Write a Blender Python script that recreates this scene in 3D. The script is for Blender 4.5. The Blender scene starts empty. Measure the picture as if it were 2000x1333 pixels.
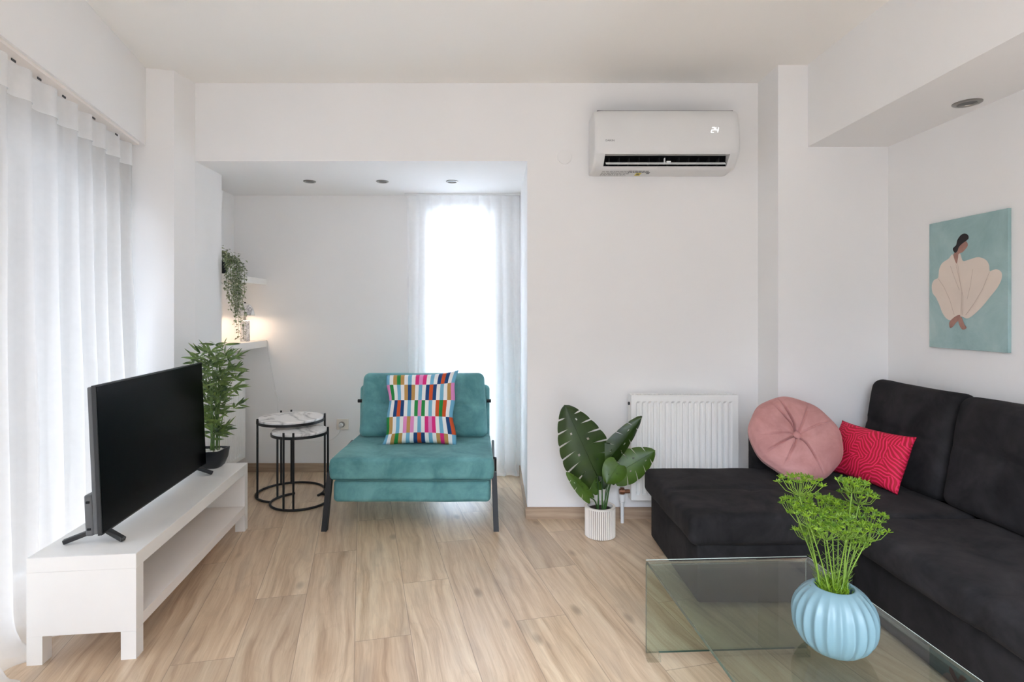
import bpy, bmesh, math, random
from mathutils import Vector, Matrix, noise
C = bpy.context.scene.collection
rnd = random.Random(7)
PI = math.pi
def R(a): return math.radians(a)

# ---------------------------------------------------------------- camera
cam = bpy.data.cameras.new('camera'); co = bpy.data.objects.new('camera', cam); C.objects.link(co)
co.location = (0, 0, 1.18); co.rotation_euler = (R(90), 0, 0)
cam.sensor_width = 36; cam.lens = 19.98; cam.shift_x = 0.016; cam.shift_y = -0.02725
cam.clip_start = 0.05
bpy.context.scene.camera = co

# ---------------------------------------------------------------- world, light, exposure
w = bpy.data.worlds.new('world'); bpy.context.scene.world = w; w.use_nodes = True
bg = w.node_tree.nodes['Background']
bg.inputs[0].default_value = (0.85, 0.95, 1.125, 1)
# overcast sky, brighter on the side the camera looks away from
_t = w.node_tree; _g = _t.nodes.new('ShaderNodeTexCoord'); _d = _t.nodes.new('ShaderNodeVectorMath'); _d.operation = 'DOT_PRODUCT'
_d.inputs[1].default_value = (-0.27, -0.42, 0.866); _t.links.new(_g.outputs['Generated'], _d.inputs[0])
_m = _t.nodes.new('ShaderNodeMapRange'); _m.interpolation_type = 'SMOOTHSTEP'
for _i, _v in enumerate((0.58, 0.97, 1.0, 29.0)): _m.inputs[_i+1].default_value = _v
_t.links.new(_d.outputs['Value'], _m.inputs[0])
_s = _t.nodes.new('ShaderNodeSeparateXYZ'); _t.links.new(_g.outputs['Generated'], _s.inputs[0])
_n = _t.nodes.new('ShaderNodeMapRange'); _n.interpolation_type = 'SMOOTHSTEP'
for _i, _v in enumerate((0.05, 0.9, 0.0, 11.0)): _n.inputs[_i+1].default_value = _v
_t.links.new(_s.outputs[1], _n.inputs[0])
_a = _t.nodes.new('ShaderNodeMath'); _a.operation = 'ADD'
_t.links.new(_m.outputs[0], _a.inputs[0]); _t.links.new(_n.outputs[0], _a.inputs[1]); _t.links.new(_a.outputs[0], bg.inputs[1])
bpy.context.scene.cycles.max_bounces = 16; bpy.context.scene.cycles.diffuse_bounces = 10; bpy.context.scene.cycles.transparent_max_bounces = 24
vs = bpy.context.scene.view_settings
vs.view_transform = 'Standard'; vs.look = 'None'; vs.gamma = 1; vs.use_curve_mapping = False
vs.exposure = 0.72
def portal(name, loc, rot, sx, sy):
    l = bpy.data.lights.new(name, 'AREA'); l.shape = 'RECTANGLE'; l.size = sx; l.size_y = sy
    l.cycles.is_portal = True
    o = bpy.data.objects.new(name, l); C.objects.link(o); o.location = loc; o.rotation_euler = rot

# ---------------------------------------------------------------- materials
def lin(c):
    return tuple(((x/255)/12.92 if x/255 <= .04045 else ((x/255+.055)/1.055)**2.4) for x in c) + (1,)
class NT:
    def __init__(s, name):
        s.m = bpy.data.materials.new(name); s.m.use_nodes = True
        s.t = s.m.node_tree; s.n = s.t.nodes; s.b = s.n['Principled BSDF']; s.out = s.n['Material Output']
    def new(s, ty, **kw):
        n = s.n.new(ty)
        for k, v in kw.items():
            if hasattr(n, k): setattr(n, k, v)
        return n
    def link(s, a, b): s.t.links.new(a, b)
    def math(s, op, a, b=None, c=None):
        n = s.n.new('ShaderNodeMath'); n.operation = op
        for i, v in enumerate((a, b, c)):
            if v is None: continue
            if isinstance(v, (int, float)): n.inputs[i].default_value = v
            else: s.link(v, n.inputs[i])
        return n.outputs[0]
    def obj(s): return s.n.new('ShaderNodeTexCoord').outputs['Object']
    def noise(s, scale, detail=3, rough=.5, vec=None, dist=0):
        n = s.n.new('ShaderNodeTexNoise'); n.inputs['Scale'].default_value = scale
        n.inputs['Detail'].default_value = detail; n.inputs['Roughness'].default_value = rough
        n.inputs['Distortion'].default_value = dist
        s.link(vec if vec is not None else s.obj(), n.inputs['Vector']); return n.outputs['Fac']
    def ramp(s, fac, stops):
        r = s.n.new('ShaderNodeValToRGB'); e = r.color_ramp.elements
        while len(e) < len(stops): e.new(.5)
        for i, (p, c) in enumerate(stops): e[i].position = p; e[i].color = c
        s.link(fac, r.inputs[0]); return r.outputs[0]
    def mix(s, f, a, b, ty='MIX'):
        n = s.n.new('ShaderNodeMix'); n.data_type = 'RGBA'; n.blend_type = ty
        for sock, v in ((n.inputs[0], f), (n.inputs[6], a), (n.inputs[7], b)):
            if isinstance(v, (int, float, tuple)): sock.default_value = v
            else: s.link(v, sock)
        return n.outputs[2]
    def bump(s, h, strength=.3, dist=.005):
        b = s.n.new('ShaderNodeBump'); b.inputs['Strength'].default_value = strength
        b.inputs['Distance'].default_value = dist; s.link(h, b.inputs['Height']); s.link(b.outputs[0], s.b.inputs['Normal'])
    def set(s, **kw):
        for k, v in kw.items(): s.b.inputs[k.replace('_', ' ')].default_value = v
def plain(name, c, rough=.5, metal=0, var=.04, nscale=8, bump=0, bscale=60, **kw):
    t = NT(name); L = lin(c)
    f = t.noise(nscale)
    a = tuple(max(0, x*(1-var)) for x in L[:3]) + (1,); b = tuple(min(1, x*(1+var)) for x in L[:3]) + (1,)
    t.link(t.ramp(f, [(.3, a), (.7, b)]), t.b.inputs['Base Color'])
    t.set(Roughness=rough, Metallic=metal, **kw)
    if bump: t.bump(t.noise(bscale, 4), bump, .002)
    return t.m
def velvet(name, c, c2, rough=.75, sheen=.5, tint=None, scale=6):
    t = NT(name)
    n1 = t.noise(scale, 5, .62, dist=.6); n2 = t.noise(scale*6, 3)
    f = t.math('ADD', t.math('MULTIPLY', n1, .85), t.math('MULTIPLY', n2, .15))
    t.link(t.ramp(f, [(.36, lin(c2)), (.66, lin(c))]), t.b.inputs['Base Color'])
    t.set(Roughness=rough); t.b.inputs['Sheen Weight'].default_value = sheen
    t.b.inputs['Sheen Roughness'].default_value = .45
    if tint: t.b.inputs['Sheen Tint'].default_value = lin(tint)
    t.bump(t.noise(220, 2), .15, .001)
    return t.m
def marble(name, vein=.56):
    t = NT(name)
    n = t.noise(2.6, 4, .5, dist=1.4)
    d = t.math('ABSOLUTE', t.math('SUBTRACT', n, .5))
    v = t.ramp(d, [(0, lin((178, 176, 176))), (.02, lin((214, 212, 210))), (.06, lin((236, 234, 232)))])
    t.link(v, t.b.inputs['Base Color']); t.set(Roughness=.22)
    return t.m
def thin_glass(name, tint, refl=1.45, rough=0.0, boost=1):
    t = NT(name); t.n.remove(t.b)
    tr = t.new('ShaderNodeBsdfTransparent'); tr.inputs[0].default_value = tint
    gl = t.new('ShaderNodeBsdfGlossy'); gl.inputs['Roughness'].default_value = rough
    fr = t.new('ShaderNodeFresnel'); fr.inputs[0].default_value = refl
    mx = t.new('ShaderNodeMixShader'); t.link(t.math('MULTIPLY', fr.outputs[0], boost), mx.inputs[0])
    t.link(tr.outputs[0], mx.inputs[1]); t.link(gl.outputs[0], mx.inputs[2]); t.link(mx.outputs[0], t.out.inputs[0])
    return t.m
def sheer(name, open_=.35, col=(250, 250, 250)):
    t = NT(name); t.n.remove(t.b)
    weave = t.noise(40, 2)
    tr = t.new('ShaderNodeBsdfTransparent'); tl = t.new('ShaderNodeBsdfTranslucent'); df = t.new('ShaderNodeBsdfDiffuse')
    tl.inputs[0].default_value = lin(col); df.inputs[0].default_value = lin(col)
    m1 = t.new('ShaderNodeMixShader'); m1.inputs[0].default_value = .5
    t.link(tl.outputs[0], m1.inputs[1]); t.link(df.outputs[0], m1.inputs[2])
    m2 = t.new('ShaderNodeMixShader')
    t.link(t.math('ADD', t.math('MULTIPLY', weave, .06), 1-open_-.03), m2.inputs[0])
    t.link(tr.outputs[0], m2.inputs[1]); t.link(m1.outputs[0], m2.inputs[2]); t.link(m2.outputs[0], t.out.inputs[0])
    return t.m

M = {}
M['wall'] = plain('wall_paint', (235, 234, 233), .85, var=.012, nscale=1.5, bump=.04, bscale=90)
M['ceiling'] = plain('ceiling_paint', (238, 236, 232), .9, var=.01, nscale=1.5)
M['white_lacquer'] = plain('white_lacquer', (236, 234, 230), .38, var=.01)
M['cream_lacquer'] = plain('cream_lacquer', (233, 226, 220), .45, var=.01)
M['white_plastic'] = plain('white_plastic', (232, 233, 232), .3, var=.01)
M['ac_plastic'] = plain('ac_plastic', (220, 220, 219), .32, var=.01)
M['socket_plastic'] = plain('socket_plastic', (226, 219, 208), .4, var=.01)
M['grey_plastic'] = plain('grey_plastic', (92, 93, 94), .5, var=.03)
M['dark_plastic'] = plain('dark_plastic', (42, 43, 44), .5, var=.05)
M['black'] = plain('black_cavity', (10, 11, 13), .7)
M['screen'] = plain('screen', (2, 2, 3), .3, var=.01, Specular_IOR_Level=.06)
M['black_metal'] = plain('black_metal', (22, 22, 23), .42, metal=.2, var=.05)
M['chrome'] = plain('brushed_chrome', (150, 147, 142), .3, metal=1, var=.03)
M['brass'] = plain('brass_valve', (128, 88, 66), .4, metal=.8)
M['radiator'] = plain('radiator_enamel', (236, 236, 233), .35, var=.008)
M['teal'] = velvet('teal_velvet', (112, 170, 172), (74, 132, 136), sheen=.3, tint=(190, 225, 225))
M['charcoal'] = velvet('charcoal_velvet', (51, 49, 50), (30, 29, 30), rough=.95, sheen=.05, tint=(160, 150, 145), scale=5)
M['charcoal'].node_tree.nodes['Principled BSDF'].inputs['Specular IOR Level'].default_value = .12
M['pink'] = velvet('pink_velvet', (196, 144, 140), (172, 120, 117), sheen=.35, tint=(240, 200, 195), scale=7)
M['seam'] = plain('dark_stitch', (28, 27, 28), .9)
M['teal_seam'] = plain('teal_stitch', (70, 115, 117), .9)
M['marble'] = marble('white_marble')
M['glass_table'] = thin_glass('table_glass', (.74, .84, .80, 1), 1.5, boost=1.1)
M['glass_edge'] = plain('glass_edge', (62, 84, 74), .15, var=.05)
M['glass_edge_glint'] = plain('glass_edge_glint', (176, 186, 180), .15, var=.05)  # pale version of the edge colour, with the glint put in
M['glass_foot'] = thin_glass('clear_foot', (.97, .985, .97, 1), 1.3, boost=.5)
M['pane'] = thin_glass('window_pane', (.97, .985, .99, 1), 1.4)
M['sheer'] = sheer('sheer_voile', .10, (219, 217, 214))
M['sheer_hem'] = sheer('sheer_voile_doubled', .05)
M['sheer_back'] = sheer('sheer_voile_alcove', .07)
M['ceramic_white'] = plain('white_ceramic', (226, 220, 212), .6, var=.02)
M['rib_dark'] = plain('ribbed_gap_brown', (120, 100, 88), .8, var=.1)
M['vase'] = plain('blue_ceramic', (104, 131, 138), .45, var=.03, nscale=3)
M['pot_black'] = plain('black_pot', (30, 32, 36), .35, var=.05)
M['soil'] = plain('soil', (38, 30, 24), .95, var=.3, nscale=60)
M['pebble'] = plain('white_pebble', (215, 212, 205), .7, var=.1, nscale=80)
M['cord'] = plain('white_cord', (226, 226, 224), .5)
def leafmat(name, c1, c2, scale=9, rough=.4, trans=.0):
    t = NT(name)
    t.link(t.ramp(t.noise(scale, 4), [(.32, lin(c1)), (.68, lin(c2))]), t.b.inputs['Base Color'])
    t.set(Roughness=rough)
    return t.m
M['monstera'] = leafmat('monstera_leaf', (26, 46, 12), (48, 72, 18), 8, .38)
M['monstera_light'] = leafmat('monstera_leaf_light', (50, 78, 20), (76, 106, 32), 8, .42)
M['monstera_stem'] = leafmat('monstera_stem', (30, 62, 24), (70, 112, 40), 5)
M['bamboo'] = leafmat('bamboo_leaf', (36, 64, 30), (124, 150, 76), 22, .5)
M['bamboo_stem'] = leafmat('bamboo_stem', (60, 92, 40), (110, 140, 70), 10, .5)
M['ivy'] = leafmat('ivy_leaf', (66, 84, 58), (186, 194, 160), 70, .55)
M['dill'] = leafmat('dill_tuft', (56, 92, 6), (120, 150, 20), 60, .55)
M['dill_stem'] = leafmat('dill_stem', (84, 112, 28), (112, 140, 46), 12, .55)

def floor_material():
    t = NT('wood_look_tile')
    geo = t.obj(); sp = t.new('ShaderNodeSeparateXYZ'); t.link(geo, sp.inputs[0])
    th = R(13.3); c, s = math.cos(th), math.sin(th)
    X, Y = sp.outputs[0], sp.outputs[1]
    u = t.math('ADD', t.math('MULTIPLY', X, c), t.math('MULTIPLY', Y, s))
    v = t.math('ADD', t.math('MULTIPLY', X, -s), t.math('MULTIPLY', Y, c))
    uu = t.math('DIVIDE', t.math('ADD', u, .0228), .2)
    k = t.math('FLOOR', uu); fu = t.math('SUBTRACT', uu, k)
    m3 = t.math('FLOORED_MODULO', k, 3)
    vv = t.math('DIVIDE', t.math('SUBTRACT', v, t.math('ADD', t.math('MULTIPLY', m3, .405), 2.1)), 1.215)
    q = t.math('FLOOR', vv); fv = t.math('SUBTRACT', vv, q)
    cmb = t.new('ShaderNodeCombineXYZ'); t.link(k, cmb.inputs[0]); t.link(q, cmb.inputs[1])
    wn = t.new('ShaderNodeTexWhiteNoise'); wn.noise_dimensions = '2D'; t.link(cmb.outputs[0], wn.inputs['Vector'])
    sc = t.new('ShaderNodeSeparateColor'); t.link(wn.outputs['Color'], sc.inputs[0])
    r1, r2, r3 = sc.outputs[0], sc.outputs[1], sc.outputs[2]
    def vec(su, sv, off, base=None):
        cb = t.new('ShaderNodeCombineXYZ')
        t.link(t.math('ADD', t.math('MULTIPLY', u, su), t.math('MULTIPLY', off, 37)), cb.inputs[0])
        t.link(t.math('ADD', t.math('MULTIPLY', v, sv), t.math('MULTIPLY', r2, 51)), cb.inputs[1])
        return cb.outputs[0]
    warp = t.noise(1.0, 3, .5, vec(3.2, 1.1, r1))
    wu = t.math('ADD', u, t.math('MULTIPLY', warp, .16))
    cb = t.new('ShaderNodeCombineXYZ')
    t.link(t.math('ADD', t.math('MULTIPLY', wu, 30), t.math('MULTIPLY', r1, 37)), cb.inputs[0]); t.link(t.math('MULTIPLY', v, 1.3), cb.inputs[1])
    grain = t.noise(1.0, 5, .62, cb.outputs[0])
    fine = t.noise(1.0, 3, .6, vec(190, 5.5, r3))
    patch = t.noise(1.0, 3, .5, vec(7, 1.6, r3))
    # knots
    vo = t.new('ShaderNodeTexVoronoi'); vo.feature = 'F1'; vo.inputs['Scale'].default_value = 1
    t.link(vec(5.6, 2.5, r1), vo.inputs['Vector'])
    knot = t.ramp(vo.outputs['Distance'], [(.0, (1, 1, 1, 1)), (.06, (.75, .75, .75, 1)), (.13, (0, 0, 0, 1))])
    ring = t.math('MULTIPLY', t.math('SINE', t.math('MULTIPLY', t.math('ADD', warp, t.math('MULTIPLY', grain, .08)), 70)), .5)
    base = t.ramp(grain, [(.25, lin((160, 134, 107))), (.45, lin((197, 173, 146))), (.62, lin((213, 193, 166))), (.8, lin((222, 203, 180)))])
    tone = t.ramp(r3, [(0, (.80, .78, .77, 1)), (.3, (.96, .91, .87, 1)), (.6, (1.0, .985, .97, 1)), (1, (1.06, 1.05, 1.01, 1))])
    col = t.mix(1.0, base, tone, 'MULTIPLY')
    col = t.mix(t.math('MULTIPLY', t.math('GREATER_THAN', patch, .0), t.math('MULTIPLY', t.ramp(patch, [(.55, (0, 0, 0, 1)), (.75, (1, 1, 1, 1))]), .55)), col, lin((146, 130, 114)))
    col = t.mix(t.math('MULTIPLY', t.ramp(fine, [(.5, (0, 0, 0, 1)), (.75, (1, 1, 1, 1))]), .22), col, lin((120, 98, 78)))
    col = t.mix(t.math('MULTIPLY', t.math('GREATER_THAN', ring, .38), .07), col, lin((130, 106, 84)))
    col = t.mix(t.math('MULTIPLY', knot, .55), col, lin((104, 84, 68)))
    eu = t.math('LESS_THAN', t.math('MINIMUM', fu, t.math('SUBTRACT', 1, fu)), .0065)
    ev = t.math('LESS_THAN', t.math('MINIMUM', fv, t.math('SUBTRACT', 1, fv)), .0011)
    e = t.math('MAXIMUM', eu, ev)
    col = t.mix(t.math('MULTIPLY', e, .65), col, lin((128, 110, 92)))
    t.link(col, t.b.inputs['Base Color']); t.set(Roughness=.34); t.b.inputs['Specular IOR Level'].default_value = .5
    t.bump(t.math('SUBTRACT', grain, t.math('MULTIPLY', e, 1.5)), .12, .002)
    return t.m
M['floor'] = floor_material()
def skirting_material():
    t = NT('wood_look_skirting')
    mp = t.new('ShaderNodeMapping'); mp.inputs['Scale'].default_value = (2.2, 2.2, 45); t.link(t.obj(), mp.inputs[0])
    t.link(t.ramp(t.noise(1.2, 4, .6, mp.outputs[0]), [(.3, lin((148, 124, 104))), (.7, lin((184, 162, 138)))]), t.b.inputs['Base Color'])
    t.set(Roughness=.5); return t.m
M['skirting'] = skirting_material()
def red_material():
    t = NT('red_wavy_print')
    mp = t.obj()
    # patches of parallel wavy lines running in different directions
    vo = t.new('ShaderNodeTexVoronoi'); vo.inputs['Scale'].default_value = 13
    t.link(mp, vo.inputs['Vector'])
    sc = t.new('ShaderNodeSeparateColor'); t.link(vo.outputs['Color'], sc.inputs[0])
    ang = t.math('MULTIPLY', sc.outputs[0], 3.14)
    n = t.new('ShaderNodeTexNoise'); n.inputs['Scale'].default_value = 9; t.link(mp, n.inputs['Vector'])
    sx = t.new('ShaderNodeSeparateXYZ'); t.link(mp, sx.inputs[0])
    X = t.math('ADD', sx.outputs[0], t.math('MULTIPLY', t.math('SINE', t.math('MULTIPLY', sx.outputs[2], 95)), .0035))
    Z = t.math('ADD', sx.outputs[2], t.math('MULTIPLY', t.math('SINE', t.math('MULTIPLY', sx.outputs[0], 95)), .0035))
    ph = t.math('ADD', t.math('MULTIPLY', X, t.math('COSINE', ang)), t.math('MULTIPLY', Z, t.math('SINE', ang)))
    f = t.math('SINE', t.math('MULTIPLY', ph, 430))
    line = t.math('MULTIPLY', t.math('GREATER_THAN', f, .25), 1)
    t.link(t.mix(line, lin((172, 6, 38)), lin((226, 32, 86))), t.b.inputs['Base Color'])
    t.set(Roughness=.75); t.bump(t.noise(300, 2), .1, .001)
    return t.m
M['red'] = red_material()
def canvas_material():
    t = NT('teal_painted_canvas')
    n = t.noise(4, 6, .65, dist=.5)
    t.link(t.ramp(n, [(.3, lin((136, 166, 166))), (.55, lin((160, 187, 186))), (.75, lin((180, 200, 197)))]), t.b.inputs['Base Color'])
    t.set(Roughness=.8); t.bump(t.noise(300, 2), .15, .001); return t.m
M['canvas'] = canvas_material()
for nm, c in dict(p_white=(236, 236, 234), p_blue=(112, 176, 206), p_navy=(8, 66, 122), p_orange=(206, 82, 30), p_gold=(188, 146, 82),
                  p_green=(22, 136, 62), p_pink=(226, 142, 196), p_magenta=(216, 38, 126)).items():
    M[nm] = plain('print_' + nm[2:], c, .8, var=.03, bump=.1, bscale=400)
M['blouse'] = plain('painted_blouse', (224, 209, 196), .8, var=.03)
M['fold_line'] = plain('painted_fold', (190, 170, 156), .8)
M['hair'] = plain('painted_hair', (38, 32, 34), .8)
M['skin'] = plain('painted_skin', (164, 124, 112), .8, var=.1, nscale=40)
M['ink'] = plain('grey_print', (120, 120, 122), .6)
M['yellow'] = plain('yellow_print', (214, 196, 90), .6)
def emit(name, c, s):
    t = NT(name); t.b.inputs['Emission Color'].default_value = lin(c); t.b.inputs['Emission Strength'].default_value = s
    t.b.inputs['Base Color'].default_value = lin(c); return t.m
M['digits'] = emit('lit_digits', (255, 255, 255), .75)
M['bulb'] = emit('warm_bulb', (255, 214, 170), 9)

# ---------------------------------------------------------------- mesh helpers
def finish(name, bm, m, parent=None, smooth=False, world=False, ang=None, doubles=True):
    if doubles: bmesh.ops.remove_doubles(bm, verts=bm.verts, dist=1e-6)
    bmesh.ops.recalc_face_normals(bm, faces=bm.faces)
    if world and parent is not None: bm.transform(parent.matrix_basis.inverted())
    me = bpy.data.meshes.new(name); bm.to_mesh(me); bm.free()
    ms = m if isinstance(m, (list, tuple)) else [m]
    for x in ms: me.materials.append(M[x] if isinstance(x, str) else x)
    o = bpy.data.objects.new(name, me); C.objects.link(o)
    if smooth:
        me.polygons.foreach_set('use_smooth', [True]*len(me.polygons))
        if ang: me.set_sharp_from_angle(angle=R(ang))
    if parent is not None: o.parent = parent
    return o
def tag(o, label, cat, group=None, kind=None):
    o['label'] = label; o['category'] = cat
    if group: o['group'] = group
    if kind: o['kind'] = kind
    return o
def thing(name, label, cat, loc=(0, 0, 0), rotz=0, group=None):
    o = bpy.data.objects.new(name, None); C.objects.link(o); o.empty_display_size = .05
    loc = Vector(loc); o.matrix_basis = Matrix.Translation(loc) @ Matrix.Rotation(rotz, 4, 'Z')
    tag(o, label, cat, group); return o
def struct(name, bm, m, **kw):
    o = finish(name, bm, m, **kw); o['kind'] = 'structure'; return o
def box(bm, lo, hi, bev=0, mi=0, mat=None, seg=2):
    lo, hi = Vector(lo), Vector(hi)
    r = bmesh.ops.create_cube(bm, size=1); vs_ = r['verts']
    for v in vs_: v.co = Vector([(lo[i]+hi[i])/2 + v.co[i]*(hi[i]-lo[i]) for i in range(3)])
    fs = set(f for v in vs_ for f in v.link_faces)
    if bev:
        es = list(set(e for v in vs_ for e in v.link_edges))
        g = bmesh.ops.bevel(bm, geom=es, offset=bev, segments=seg, affect='EDGES', profile=.5)
        vs_ = list(set(v for f in g['faces'] for v in f.verts)); 
        seen = set(vs_); st = list(vs_)
        while st:
            v = st.pop()
            for e in v.link_edges:
                o_ = e.other_vert(v)
                if o_ not in seen: seen.add(o_); st.append(o_)
        vs_ = list(seen); fs = set(f for v in vs_ for f in v.link_faces)
    for f in fs: f.material_index = mi
    if mat is not None:
        for v in vs_: v.co = mat @ v.co
    return vs_
def B(*boxes, bev=0):
    bm = bmesh.new()
    for lo, hi in boxes: box(bm, lo, hi, bev)
    return bm
def prism(bm, pts, z0, z1, mi=0):
    n = len(pts); a = [bm.verts.new((x, y, z0)) for x, y in pts]; b = [bm.verts.new((x, y, z1)) for x, y in pts]
    fs = [bm.faces.new(a), bm.faces.new(b)]
    for i in range(n): fs.append(bm.faces.new((a[i], a[(i+1) % n], b[(i+1) % n], b[i])))
    for f in fs: f.material_index = mi
def tube(bm, pts, r, n=8, mi=0, caps=True, flat=None):
    pts = [Vector(p) for p in pts]; rs = r if isinstance(r, (list, tuple)) else [r]*len(pts)
    rings = []; prev = None
    for i, p in enumerate(pts):
        d = (pts[min(i+1, len(pts)-1)] - pts[max(i-1, 0)]).normalized()
        if prev is None:
            a = Vector((0, 0, 1)) if abs(d.z) < .9 else Vector((1, 0, 0))
            x = d.cross(a).normalized()
        else: x = (prev - d*prev.dot(d)).normalized()
        prev = x; y = d.cross(x)
        rings.append([bm.verts.new(p + (x*math.cos(2*PI*k/n) + y*math.sin(2*PI*k/n))*rs[i]) for k in range(n)])
    for a, b in zip(rings, rings[1:]):
        for k in range(n):
            f = bm.faces.new((a[k], a[(k+1) % n], b[(k+1) % n], b[k])); f.material_index = mi
    if caps and n > 2:
        for rr in (rings[0], rings[-1]):
            f = bm.faces.new(rr); f.material_index = mi
def lathe(bm, prof, n=48, c=(0, 0, 0), mi=0, rf=None):
    rings = []
    for (r, z) in prof:
        if r < 1e-6: rings.append([bm.verts.new((c[0], c[1], c[2]+z))]*n); continue
        ring = []
        for k in range(n):
            a = 2*PI*k/n; rr = r*(rf(a, z) if rf else 1)
            ring.append(bm.verts.new((c[0]+rr*math.cos(a), c[1]+rr*math.sin(a), c[2]+z)))
        rings.append(ring)
    for a, b in zip(rings, rings[1:]):
        for k in range(n):
            vs_ = []
            for v in (a[k], a[(k+1) % n], b[(k+1) % n], b[k]):
                if v not in vs_: vs_.append(v)
            if len(vs_) > 2:
                f = bm.faces.new(vs_); f.material_index = mi
def rbox(bm, h, r, m=(10, 10, 4), k=4, fn=None, mi=0):
    """rounded box with half sizes h, corner radius r, dense enough to deform with fn(Vector)->Vector"""
    def samp(hh, mm):
        inn = hh-r
        out = [-inn - r*math.tan(R(45)*(k-j)/k) for j in range(k)]
        mid = [-inn + 2*inn*j/mm for j in range(mm+1)]
        return out + mid + [-x for x in reversed(out)]
    S = [samp(h[i], m[i]) for i in range(3)]
    def mp(p):
        inn = Vector([max(-(h[i]-r), min(h[i]-r, p[i])) for i in range(3)]); d = Vector(p)-inn
        q = inn + (d.normalized()*r if d.length > 1e-9 else d)
        return fn(q) if fn else q
    for ax in range(3):
        a, b = [i for i in range(3) if i != ax]
        for sg in (-1, 1):
            g = []
            for x in S[a]:
                row = []
                for y in S[b]:
                    p = [0, 0, 0]; p[ax] = sg*h[ax]; p[a] = x; p[b] = y
                    row.append(bm.verts.new(mp(p)))
                g.append(row)
            for i in range(len(g)-1):
                for j in range(len(g[0])-1):
                    f = bm.faces.new((g[i][j], g[i+1][j], g[i+1][j+1], g[i][j+1])); f.material_index = mi
    bmesh.ops.remove_doubles(bm, verts=bm.verts, dist=1e-5)
def nz(p, s=1, seed=0): return noise.noise(Vector((p[0]*s+seed*13.1, p[1]*s-seed*7.7, p[2]*s+seed*3.3)))
def text_bm(bm, s, size, mat, mi=0, shear=0, ext=.0004):
    cu = bpy.data.curves.new('t', 'FONT'); cu.body = s; cu.size = size; cu.extrude = ext; cu.shear = shear; cu.resolution_u = 3
    to = bpy.data.objects.new('t', cu); C.objects.link(to)
    dg = bpy.context.evaluated_depsgraph_get(); me = bpy.data.meshes.new_from_object(to.evaluated_get(dg))
    n0 = len(bm.verts); f0 = len(bm.faces); bm.from_mesh(me); bm.verts.ensure_lookup_table(); bm.faces.ensure_lookup_table()
    for v in bm.verts[n0:]: v.co = mat @ v.co
    for f in bm.faces[f0:]: f.material_index = mi
    bpy.data.objects.remove(to); bpy.data.curves.remove(cu); bpy.data.meshes.remove(me)

# ---------------------------------------------------------------- the room
H = 2.504
TW = R(13.0); tx, ty = math.sin(TW), -math.cos(TW)       # along the window wall, towards the camera
nx, ny = -math.cos(TW), -math.sin(TW)                    # outwards through the window
F = Vector((-1.888, 3.068))
def WP(t, n): return (F.x + tx*t + nx*n, F.y + ty*t + ny*n)
YB = -1.1
struct('floor', B(((-3.6, YB, -.1), (2.25, 4.4, 0))), 'floor')
struct('ceiling', B(((-3.6, YB, H), (2.25, 4.4, H+.1))), 'ceiling')
struct('wall_back', B(((.182, 3.267, 0), (2.25, 4.4, H))), 'wall')
bm = bmesh.new(); box(bm, (-2.1, 3.267, 2.054), (.182, 4.4, H)); struct('wall_header', bm, 'wall')
WX0, WX1, WZ = -.476, -.05, 1.94
struct('wall_alcove', B(((-2.1, 4.225, 0), (WX0, 4.4, 2.054)), ((WX1, 4.225, 0), (.182, 4.4, 2.054)), ((WX0, 4.225, WZ), (WX1, 4.4, 2.054))), 'wall')
struct('wall_alcove_left', B(((-2.1, 3.592, 0), (-1.945, 4.225, 2.054))), 'wall')
bm = bmesh.new(); pf = WP(-.02, .75)
prism(bm, [(-1.888, 3.068), (-1.754, 3.10), (-1.728, 3.267), (-1.731, 3.592), (-2.1, 3.592), (-2.75, 3.4), WP(0, .75)], 0, H)
struct('wall_pillar', bm, 'wall')
bm = bmesh.new(); prism(bm, [WP(0, 0), WP(4.5, 0), WP(4.5, .35), WP(0, .35)], 2.084, H); struct('wall_beam_left', bm, 'wall')
struct('wall_right', B(((2.095, YB, 0), (2.25, 3.033, 2.068))), 'wall')
struct('wall_column', B(((1.508, 3.033, 0), (2.25, 3.267, H))), 'wall')
struct('wall_beam_right', B(((1.666, YB, 2.068), (2.25, 3.033, H))), 'wall')
# left window wall: opening from the pillar to far behind the camera
bm = bmesh.new()
prism(bm, [WP(0, .25), WP(4.5, .25), WP(4.5, .35), WP(0, .35)], 1.93, 2.084)
struct('wall_window_lintel', bm, 'wall')
bm = bmesh.new(); prism(bm, [WP(4.44, .25), WP(4.5, .25), WP(4.5, .35), WP(4.44, .35)], 0, 1.93); struct('wall_window_side', bm, 'wall')
# wall behind the camera; its unseen broad opening is added to light the room
struct('wall_rear', B(((-1.3, YB-.12, 0), (-.8, YB, H)), ((1.1, YB-.12, 0), (2.25, YB, H)), ((-.8, YB-.12, 2.35), (1.1, YB, H))), 'wall')
# window 1 (left)
def wframe(bm, t0, t1, z0, z1, w_=.06, n0=.27, n1=.33):
    for a, b, c, d in ((t0, t0+w_, z0, z1), (t1-w_, t1, z0, z1), (t0+w_, t1-w_, z0, z0+w_), (t0+w_, t1-w_, z1-w_, z1)):
        prism(bm, [WP(a, n0), WP(b, n0), WP(b, n1), WP(a, n1)], c, d)
wt = bpy.data.objects.new('window_1', None); C.objects.link(wt); wt['kind'] = 'structure'
for i in range(4):
    t0 = .0 + 1.1*i
    bm = bmesh.new(); wframe(bm, t0+.002, t0+1.048, .0, 1.93); finish('window_frame', bm, 'white_plastic', wt)
    bm = bmesh.new(); prism(bm, [WP(t0+.06, .298), WP(t0+1.04, .298), WP(t0+1.04, .304), WP(t0+.06, .304)], .06, 1.87); finish('window_pane', bm, 'pane', wt)
wt = bpy.data.objects.new('window_2', None); C.objects.link(wt); wt['kind'] = 'structure'
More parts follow.
